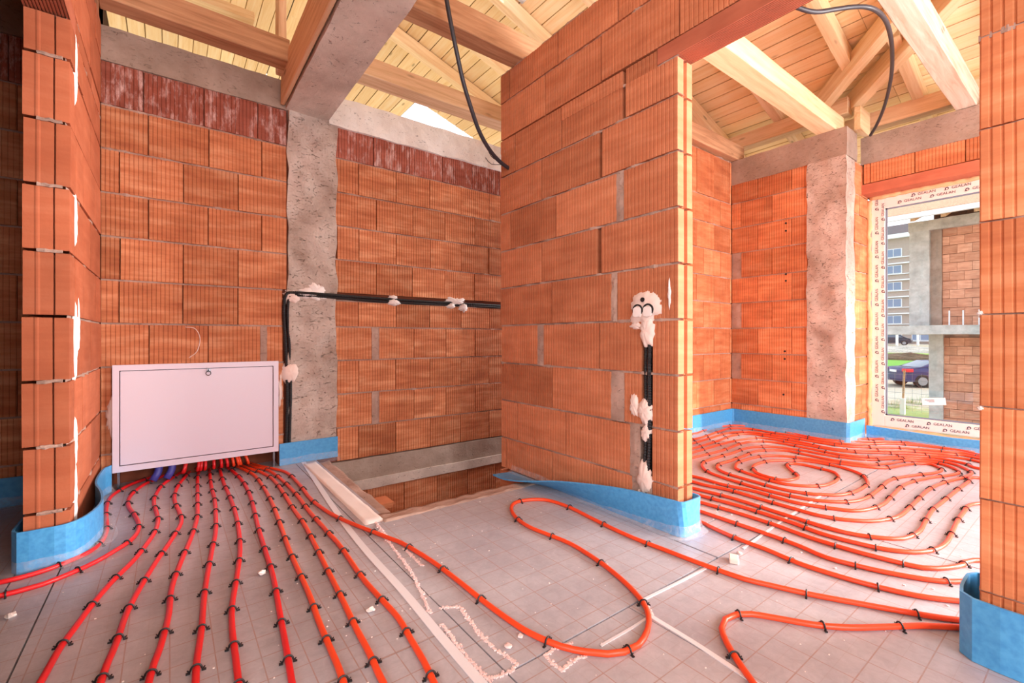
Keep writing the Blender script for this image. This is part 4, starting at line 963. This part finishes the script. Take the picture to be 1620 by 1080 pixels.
# twin socket box packed with plaster
sb = empty('socket_box', (1.80, yy(1020), 1.0)); tag(sb, 'twin round socket box set in plaster on the middle partition', 'socket box')
for dy in (-.029, .029):
    mb = MB(); n = 24; ring = []
    for rr, xx in ((.029, -.012), (.029, -.0185), (.021, -.0185), (.021, -.009)):
        ring += [(xx, dy + rr * math.cos(2 * PI * k / n), .004 + rr * math.sin(2 * PI * k / n)) for k in range(n)]
    mb.add(ring, [(a_ * n + k, a_ * n + (k + 1) % n, (a_ + 1) * n + (k + 1) % n, (a_ + 1) * n + k) for a_ in range(3) for k in range(n)])
    link('box_rim', mb.mesh('box_rim'), M['dark'], sb)
    mb = MB(); se = lambda c_: math.copysign(abs(c_) ** .5, c_); n = 24
    for rr, xx in ((.0235, -.014), (.023, -.021)):
        mb.v += [(xx, dy + .001 + rr * se(math.cos(2 * PI * k / n)), -.005 + rr * se(math.sin(2 * PI * k / n)) * (1 + .06 * math.sin(k * 2.3 + dy * 90))) for k in range(n)]
    mb.v.append((-.0225, dy, -.004)); mb.f += [(k, (k + 1) % n, n + (k + 1) % n, n + k) for k in range(n)] + [(n + k, n + (k + 1) % n, 2 * n) for k in range(n)]
    link('plaster_plug', mb.mesh('plaster_plug'), M['plaster_w'], sb)
mb = MB(); mb.tube([(-.012, 0.0, .052), (-.02, 0.0, .052)], .011, 12); link('cable_hole', mb.mesh('cable_hole'), M['dark'], sb)  # black stub, the dark of the hole put into its colour

# ------------------------------------------------------------------ the window of the right room
win = empty('window_1', (5.10, 0, 0)); tag(win, kind='structure')
WY0, WY1, WZ0, WZ1, FW = -.42, 1.34, .085, 2.13, .10
def fr(name, y0, y1, z0_, z1_, m='pvc', x0=0.0, x1=.07):
    return link(name, bevelled(MB().box((x0, y0, z0_), (x1, y1, z1_)).mesh(name), .006, 2), M[m], win)
fr('window_jamb', WY1 - FW, WY1, WZ0, WZ1); fr('window_jamb', WY0, WY0 + FW, WZ0, WZ1); fr('window_head', WY0 + FW - .006, WY1 - FW + .006, WZ1 - FW, WZ1); fr('window_bottom', WY0 + FW - .006, WY1 - FW + .006, WZ0, WZ0 + FW)
gy0, gy1, gz0, gz1 = WY0 + FW, WY1 - FW, WZ0 + FW, WZ1 - FW
mb = MB()
for a, b, c, d in ((gy0, gy1, gz0, gz0 + .012), (gy0, gy1, gz1 - .012, gz1), (gy0, gy0 + .014, gz0, gz1), (gy1 - .014, gy1, gz0, gz1)): mb.box((.012, a, c), (.022, b, d))
link('gasket', mb.mesh('gasket'), M['gasket'], win)
link('glass_pane', MB().box((.026, gy0, gz0), (.032, gy1, gz1)).mesh('glass_pane'), M['glass'], win)
# expanding foam around the frame
def foam_run(pts, r):
    P = catmull(pts, .025); mb = MB(); mb.tube([p + Vector(noise.noise_vector(p * 23)) * .010 for p in P], [r * (1 + .35 * noise.noise(p * 31)) for p in P], 7); return mb.mesh('foam_bead')
for pts in ([(-.01, WY1 + .012, .05), (-.01, WY1 + .012, 2.12)], [(-.02, WY1, 2.135), (-.02, WY0, 2.135)], [(0, WY1 - .02, .06), (0, WY0, .06)], [(.03, WY1 - .02, .03), (.03, WY0, .03)]):
    tag(link('foam_bead', foam_run(pts, .02), M['foamgun'], win, smooth=True), kind='stuff')
# maker's print on the protective film
def text_curve(body, size):
    c = bpy.data.curves.new('lettering', 'FONT'); c.body = body; c.size = size; c.align_x = 'CENTER'; c.align_y = 'CENTER'; c.extrude = .0004; c.materials.append(M['ink']); return c
TX = text_curve('GEALAN', .030); TS = text_curve('GEALAN', .020)
mbl = MB(); n = 14
mbl.add([(-.012 * math.cos(2 * PI * k / n), .012 * math.sin(2 * PI * k / n), .0006) for k in range(n)] + [(-.007 * math.cos(2 * PI * k / n), .007 * math.sin(2 * PI * k / n) - .002, .0006) for k in range(n)],
        [(k, k + n, (k + 1) % n + n, (k + 1) % n) for k in range(n)])
mbl.box((-.016, -.013, 0), (-.004, -.008, .0006)); LOGO = mbl.mesh('maker_emblem'); LOGO.materials.append(M['ink'])
def word(y, z, vert=False, cv=None):
    o = bpy.data.objects.new('lettering', cv or TX); C.objects.link(o); o.parent = win
    # local x -> -Y (reads left to right from inside), local y -> up, facing -X
    R = Matrix(((0, 0, -1), (-1, 0, 0), (0, 1, 0)))
    if vert: R = R @ Matrix.Rotation(PI / 2, 3, 'Z')
    M4 = R.to_4x4(); M4.translation = Vector((-.0012, y, z)); o.matrix_local = M4
    l = bpy.data.objects.new('maker_emblem', LOGO); C.objects.link(l); l.parent = win
    off = R @ Vector((-.085, 0, 0)); M5 = R.to_4x4(); M5.translation = Vector((-.0012, y, z)) + off; l.matrix_local = M5
for k in range(9):
    word(1.253, .30 + .215 * k, True); word(1.298, .40 + .215 * k, True)
for k in range(7):
    word(1.05 - .21 * k, 2.062); word(.96 - .21 * k, 2.10, False)
    word(1.0 - .24 * k, .115); word(1.1 - .24 * k, .155)
st = link('paper_label', MB().box((.020, -.075, -.03), (.0225, .075, .03)).mesh('paper_label'), M['wtrim'], win); st.location = (.0, .92, .34); st.rotation_euler = (-.12, 0, 0)
mb = MB()
for k in range(3): mb.box((.0192, -.005 + .0, .012 - .008 * k), (.0198, .055 - .012 * k, .015 - .008 * k))
lp = link('label_print', mb.mesh('label_print'), M['ink'], st)

# ------------------------------------------------------------------ outdoors
v = []; f = []; nx, ny = 60, 40
xs = [5.3 + (k / nx) ** 1.8 * 160 for k in range(nx + 1)]; ysg = [-60 + 150 * k / ny for k in range(ny + 1)]
def gz(x, y):
    b = -1.6
    if x > 30: b += min(1.0, (x - 30) / 42) * .65
    if x > 74: b += min(1.0, (x - 74) / 4) * .85
    return b + .05 * noise.noise(Vector((x * .3, y * .3, 0)))
for x_ in xs:
    for y_ in ysg: v.append((x_, y_, gz(x_, y_)))
for i in range(nx):
    for j in range(ny): a = i * (ny + 1) + j; f.append((a, a + ny + 1, a + ny + 2, a + 1))
tag(link('ground', mesh('ground', v, f), M['ground'], smooth=True), kind='structure')
# unseen ground, added in a warm tone to bounce daylight under the eaves
tag(link('terrain', MB().box((-40, 3.75, -1.75), (5.3, 40, -1.62)).mesh('terrain'), plain('warm_bounce_ground', (226, 200, 160), 0.95, var=0.1)), kind='structure')

# neighbour's house shell
nb = empty('neighbour_house', (17.4, 2.5, -1.6)); tag(nb, 'unfinished neighbouring brick house with concrete slab and timber eaves seen through the window', 'house')
def nlink(name, me, m): o = link(name, me, M[m], nb, (-17.4, -2.5, 1.6)); return o
nlink('concrete_column', rough_box((17.30, 3.20, 1.2), (17.7, 3.64, 3.98), .15, .012, 31, 3), 'concrete_gr'); nlink('concrete_column', rough_box((17.42, 2.96, 1.2), (17.8, 3.2, 3.98), .15, .01, 32, 3), 'concrete_dk')
nlink('ring_beam', rough_box((17.28, -4, 3.95), (17.7, 3.66, 4.24), .3, .012, 33, 3), 'concrete_gr')
nlink('floor_slab', rough_box((16.5, -4, .98), (17.8, 6.2, 1.22), .3, .01, 34, 3), 'concrete_gr')
nlink('concrete_column', rough_box((17.35, 2.92, -1.7), (17.7, 3.22, .98), .15, .012, 35, 3), 'concrete_gr')
nlink('brick_backing', MB().box((17.54, -4, -1.7), (17.8, 3.0, 3.96)).mesh('brick_backing'), 'mortar')
NBM = [MB().box((0, 0, 0), (.12, -.295, .238)).mesh('brick'), MB().box((0, 0, 0), (.12, -.145, .238)).mesh('brick')]
for me in NBM: me.materials.append(M['brick_far'])
for zb, rows in ((1.235, 11), (-1.6, 10)):
    for r in range(rows):
        y = 2.95; z = zb + .25 * r
        first = r % 2
        while y > .7:
            me = NBM[1] if first else NBM[0]; L = .145 if first else .295; first = 0
            o = link('brick', me, None, nb, (17.46 + random.uniform(-.004, .004) - 17.4, y - 2.5, z + 1.6)); y -= L + .006
# roof: planked soffit, rafters, gutter, tiles
def nroof(x): return 4.20 + .31 * (x - 16.2)
for k in range(10):
    x0_, x1_ = 16.2 + k * .16, 16.2 + k * .16 + .152
    nlink('soffit_plank', MB().add([(x0_, -4, nroof(x0_)), (x1_, -4, nroof(x1_)), (x1_, 5.0, nroof(x1_)), (x0_, 5.0, nroof(x0_)), (x0_, -4, nroof(x0_) + .03), (x1_, -4, nroof(x1_) + .03), (x1_, 5.0, nroof(x1_) + .03), (x0_, 5.0, nroof(x0_) + .03)], [(0, 3, 2, 1), (4, 5, 6, 7), (0, 1, 5, 4), (1, 2, 6, 5), (2, 3, 7, 6), (3, 0, 4, 7)]).mesh('soffit_plank'), 'plank')
nlink('roof_deck', MB().add([(16.1, -4, 4.22), (23, -4, 6.36), (23, 5.1, 6.36), (16.1, 5.1, 4.22), (16.1, -4, 4.28), (23, -4, 6.42), (23, 5.1, 6.42), (16.1, 5.1, 4.28)], [(0, 3, 2, 1), (4, 5, 6, 7), (0, 1, 5, 4), (1, 2, 6, 5), (2, 3, 7, 6), (3, 0, 4, 7)]).mesh('roof_deck'), 'wood_dk')
nlink('gutter', MB().box((16.02, -4, 4.12), (16.12, 5.1, 4.25)).mesh('gutter'), 'wtrim')
for k in range(6):
    y = 3.3 - .62 * k; nlink('rafter', MB().add([(16.25, y, nroof(16.25) - .15), (19, y, nroof(19) - .15), (19, y + .1, nroof(19) - .15), (16.25, y + .1, nroof(16.25) - .15), (16.25, y, nroof(16.25)), (19, y, nroof(19)), (19, y + .1, nroof(19)), (16.25, y + .1, nroof(16.25))], [(0, 3, 2, 1), (4, 5, 6, 7), (0, 1, 5, 4), (1, 2, 6, 5), (2, 3, 7, 6), (3, 0, 4, 7)]).mesh('rafter'), 'wood')
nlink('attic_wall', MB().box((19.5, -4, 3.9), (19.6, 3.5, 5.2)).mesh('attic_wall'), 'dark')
for y in (2.72, 2.45, 2.15):
    mb = MB(); mb.tube([(16.9, y, 1.2), (16.9, y, 1.62)], .016, 6); nlink('rebar', mb.mesh('rebar'), 'wtrim')

# apartment block far behind
ap = empty('apartment_block', (101, 24, 0)); tag(ap, 'tall beige apartment block with rows of windows far beyond the window', 'building')
def alink(name, a, b, m): return link(name, MB().box(a, b).mesh(name), M[m], ap, (-101, -24, 0))
alink('wall', (101, 16, -1), (115, 50, 18.2), 'render')
alink('roof', (100.2, 15.5, 18.2), (115.5, 50.5, 18.9), 'wtrim'); link('roof_slope', MB().add([(100.4, 15.5, 18.9), (100.4, 50.5, 18.9), (106, 50.5, 21.5), (106, 15.5, 21.5)], [(0, 1, 2, 3)]).mesh('roof_slope'), M['roofdk'], ap, (-101, -24, 0))
for fl_ in range(7):
    zb = -.6 + 2.9 * fl_
    if zb + 2.2 > 18.2: break
    alink('floor_band', (100.6, 16, zb - .15), (101, 50, zb + .05), 'wtrim'); alink('floor_band', (100.7, 16, zb + .95), (101, 50, zb + 1.06), 'wtrim')
    for k in range(4):
        y0 = 17.5 + 3.6 * k + 1.1
        fo = alink('window', (100.85, y0, zb + 1.1), (101.05, y0 + 2.3, zb + 2.55), 'wtrim'); 
        for j in range(2): o = link('pane', MB().box((100.8, y0 + .12 + 1.1 * j, zb + 1.2), (100.9, y0 + 1.1 + 1.1 * j, zb + 2.45)).mesh('pane'), M['paneblue'], fo)

# cars
def car(loc, rz, paint, label, L=4.5, W=1.78, Hh=1.42):
    r = empty('car', loc, rz); tag(r, label, 'car')
    prof = [(-.50, .30), (-.495, .62), (-.47, .72), (-.34, .75), (-.15, .98), (.12, 1.0), (.24, .93), (.36, .70), (.47, .60), (.50, .45), (.49, .22), (-.49, .22)]
    def shell(pr, wfun, name, m, par=r):
        nS = 6; v = []; f = []; n = len(pr)
        for i in range(nS + 1):
            u = -1 + 2 * i / nS
            for (x, z) in pr: k = wfun(z); cr = 1 - .06 * (abs(u) ** 3); v.append((x * L * cr, u * W / 2 * k, z * Hh))
        for i in range(nS):
            for j in range(n): a, b = i * n + j, i * n + (j + 1) % n; f.append((a, b, b + n, a + n))
        f += [tuple(range(n)), tuple(nS * n + j for j in range(n - 1, -1, -1))]
        me = mesh(name, v, f); bm = bmesh.new(); bm.from_mesh(me); bmesh.ops.recalc_face_normals(bm, faces=bm.faces[:]); bm.to_mesh(me); bm.free(); return link(name, me, m, par)
    wf = lambda z: 1.0 if z < .7 else 1 - (z - .7) * .75
    shell(prof, wf, 'body', paint)
    shell([(-.335, .75), (-.16, .965), (-.14, .965), (-.30, .735)], lambda z: (wf(z) * .93), 'rear_window', M['carglass']).location = (-.03, 0, .012)
    shell([(-.27, .75), (-.135, .945), (.11, .96), (.20, .90), (.31, .73)], lambda z: wf(z) * 1.012, 'side_window', M['carglass'])
    for sx in (-.31, .31):
        for sy in (-1, 1):
            mb = MB(); mb.tube([(sx * L, sy * (W / 2 - .18), .33), (sx * L, sy * (W / 2 + .015), .33)], .33, 18); wh = link('wheel', mb.mesh('wheel'), M['tyre'], r)
            mb = MB(); mb.tube([(sx * L, sy * (W / 2 + .01), .33), (sx * L, sy * (W / 2 + .03), .33)], .21, 12); link('rim', mb.mesh('rim'), M['rim'], wh)
    for sy in (-1, 1): link('tail_light', bevelled(MB().box((-.503 * L + .03, sy * W * .47 - .20 - .0, .58 * Hh), (-.42 * L, sy * W * .47 + .20 * (0 if sy > 0 else 1) + (.05 if sy > 0 else -.02), .70 * Hh)).mesh('tail_light'), .02), M['lampred'], r)
    link('licence_plate', MB().box((-.503 * L, -.26, .55 * Hh), (-.49 * L, .26, .63 * Hh)).mesh('licence_plate'), M['wtrim'], r)
    return r
p = at(1487, 611, -1.58); car((p.x, p.y, -1.6), math.radians(-48), M['carblue'], 'dark blue car parked on the track below the grass', L=4.2, Hh=1.36)
car((81, 19.0, gz(81, 19.0)), math.radians(-80), M['cardark'], 'dark car on the bank far beyond the grass', L=4.6, Hh=1.5)
# fence post, wire, soil heap
fp = empty('fence_post', tuple(at(1428, 655, -1.6))); tag(fp, 'thin dark fence post with a white foot near the window', 'post')
mb = MB(); mb.tube([(0, 0, .2), (.06, -.03, 1.42)], .03, 7); link('post', mb.mesh('post'), M['wood_dk'], fp); link('foot', MB().box((-.06, -.06, -.1), (.06, .06, .52)).mesh('foot'), M['wtrim'], fp)
mb = MB()
for k in range(6): z = -1.3 + .2 * k; mb.tube([(fp.location.x, 12, z), (fp.location.x, -3, z)], .004, 4)
for k in range(40): y = 9 - .22 * k; mb.tube([(fp.location.x, y, -1.5), (fp.location.x, y, -.25)], .003, 4)
wf_ = link('wire_fence', mb.mesh('wire_fence'), M['rim']); tag(wf_, 'thin wire mesh fence along the yard outside the window', 'fence')
for k, (px, py) in enumerate(((1419, 546), (1452, 546))):
    q = 62 * (FWD + RGT * ((px - 810) / FPX)); o = link('boundary_post', MB().box((-.12, -.12, -.4), (.12, .12, 1.5)).mesh('boundary_post'), M['wtrim'], None, (q.x, q.y, gz(q.x, q.y))); tag(o, ('left' if k == 0 else 'right') + ' one of the two white posts by the dark car on the bank', 'post')
def mound(name, c, rx, ry, h, m, label, cat):
    v = []; f = []; n, k = 40, 6; v.append((0, 0, h))
    for r in range(1, k + 1):
        for i in range(n):
            a = 2 * PI * i / n; u = r / k; z = h * (1 - u * u) * (1 + .5 * noise.noise(Vector((math.cos(a) * u * 4, math.sin(a) * u * 9, 3)))); v.append((rx * u * math.cos(a), ry * u * math.sin(a), z - (.1 if r == k else 0)))
    for i in range(n): f.append((0, 1 + i, 1 + (i + 1) % n))
    for r in range(k - 1):
        for i in range(n): a, b = 1 + r * n + i, 1 + r * n + (i + 1) % n; f.append((a, a + n, b + n, b))
    o = link(name, mesh(name, v, f), m, None, c); tag(o, label, cat)
mound('soil_heap', (57, 13.0, gz(57, 13)), 1.6, 7.5, .55, M['soil'], 'long low heap of dark soil across the grass', 'soil')
mound('rubble_bank', (74.5, 18.0, gz(74.5, 18) - .1), 2.0, 14, .75, M['rubble'], 'grey rubble bank in front of the dark car', 'rubble')
for k, (px, py) in enumerate(((1412, 640), (1440, 637), (1460, 640), (1425, 645), (1475, 633))):
    b = at(px, py, -1.6); mb = MB()
    for j in range(90):
        a = random.random() * 6.3; rr = random.uniform(0, .45); h = random.uniform(.1, .32); x_, y_ = rr * math.cos(a), rr * math.sin(a); t_ = random.random() * 6.3
        mb.add([(x_ - .012, y_, 0), (x_ + .012, y_ + .01, 0), (x_ + .08 * math.cos(t_), y_ + .08 * math.sin(t_), h)], [(0, 1, 2)])
    tag(link('weed_tuft', mb.mesh('weed_tuft'), M['weed'] if 'weed' in M else M.setdefault('weed', plain('weed_green', (120, 160, 64), .8, var=.2)), None, (b.x, b.y, -1.62)), ['green weed tuft left of the fence post foot', 'green weed tuft just right of the fence post', 'green weed tuft against the lower concrete pillar of the neighbouring house', 'green weed tuft nearest the window jamb, low in the yard', 'green weed tuft at the foot of the neighbouring brick wall'][k], 'weeds', 'weed tufts on the yard')
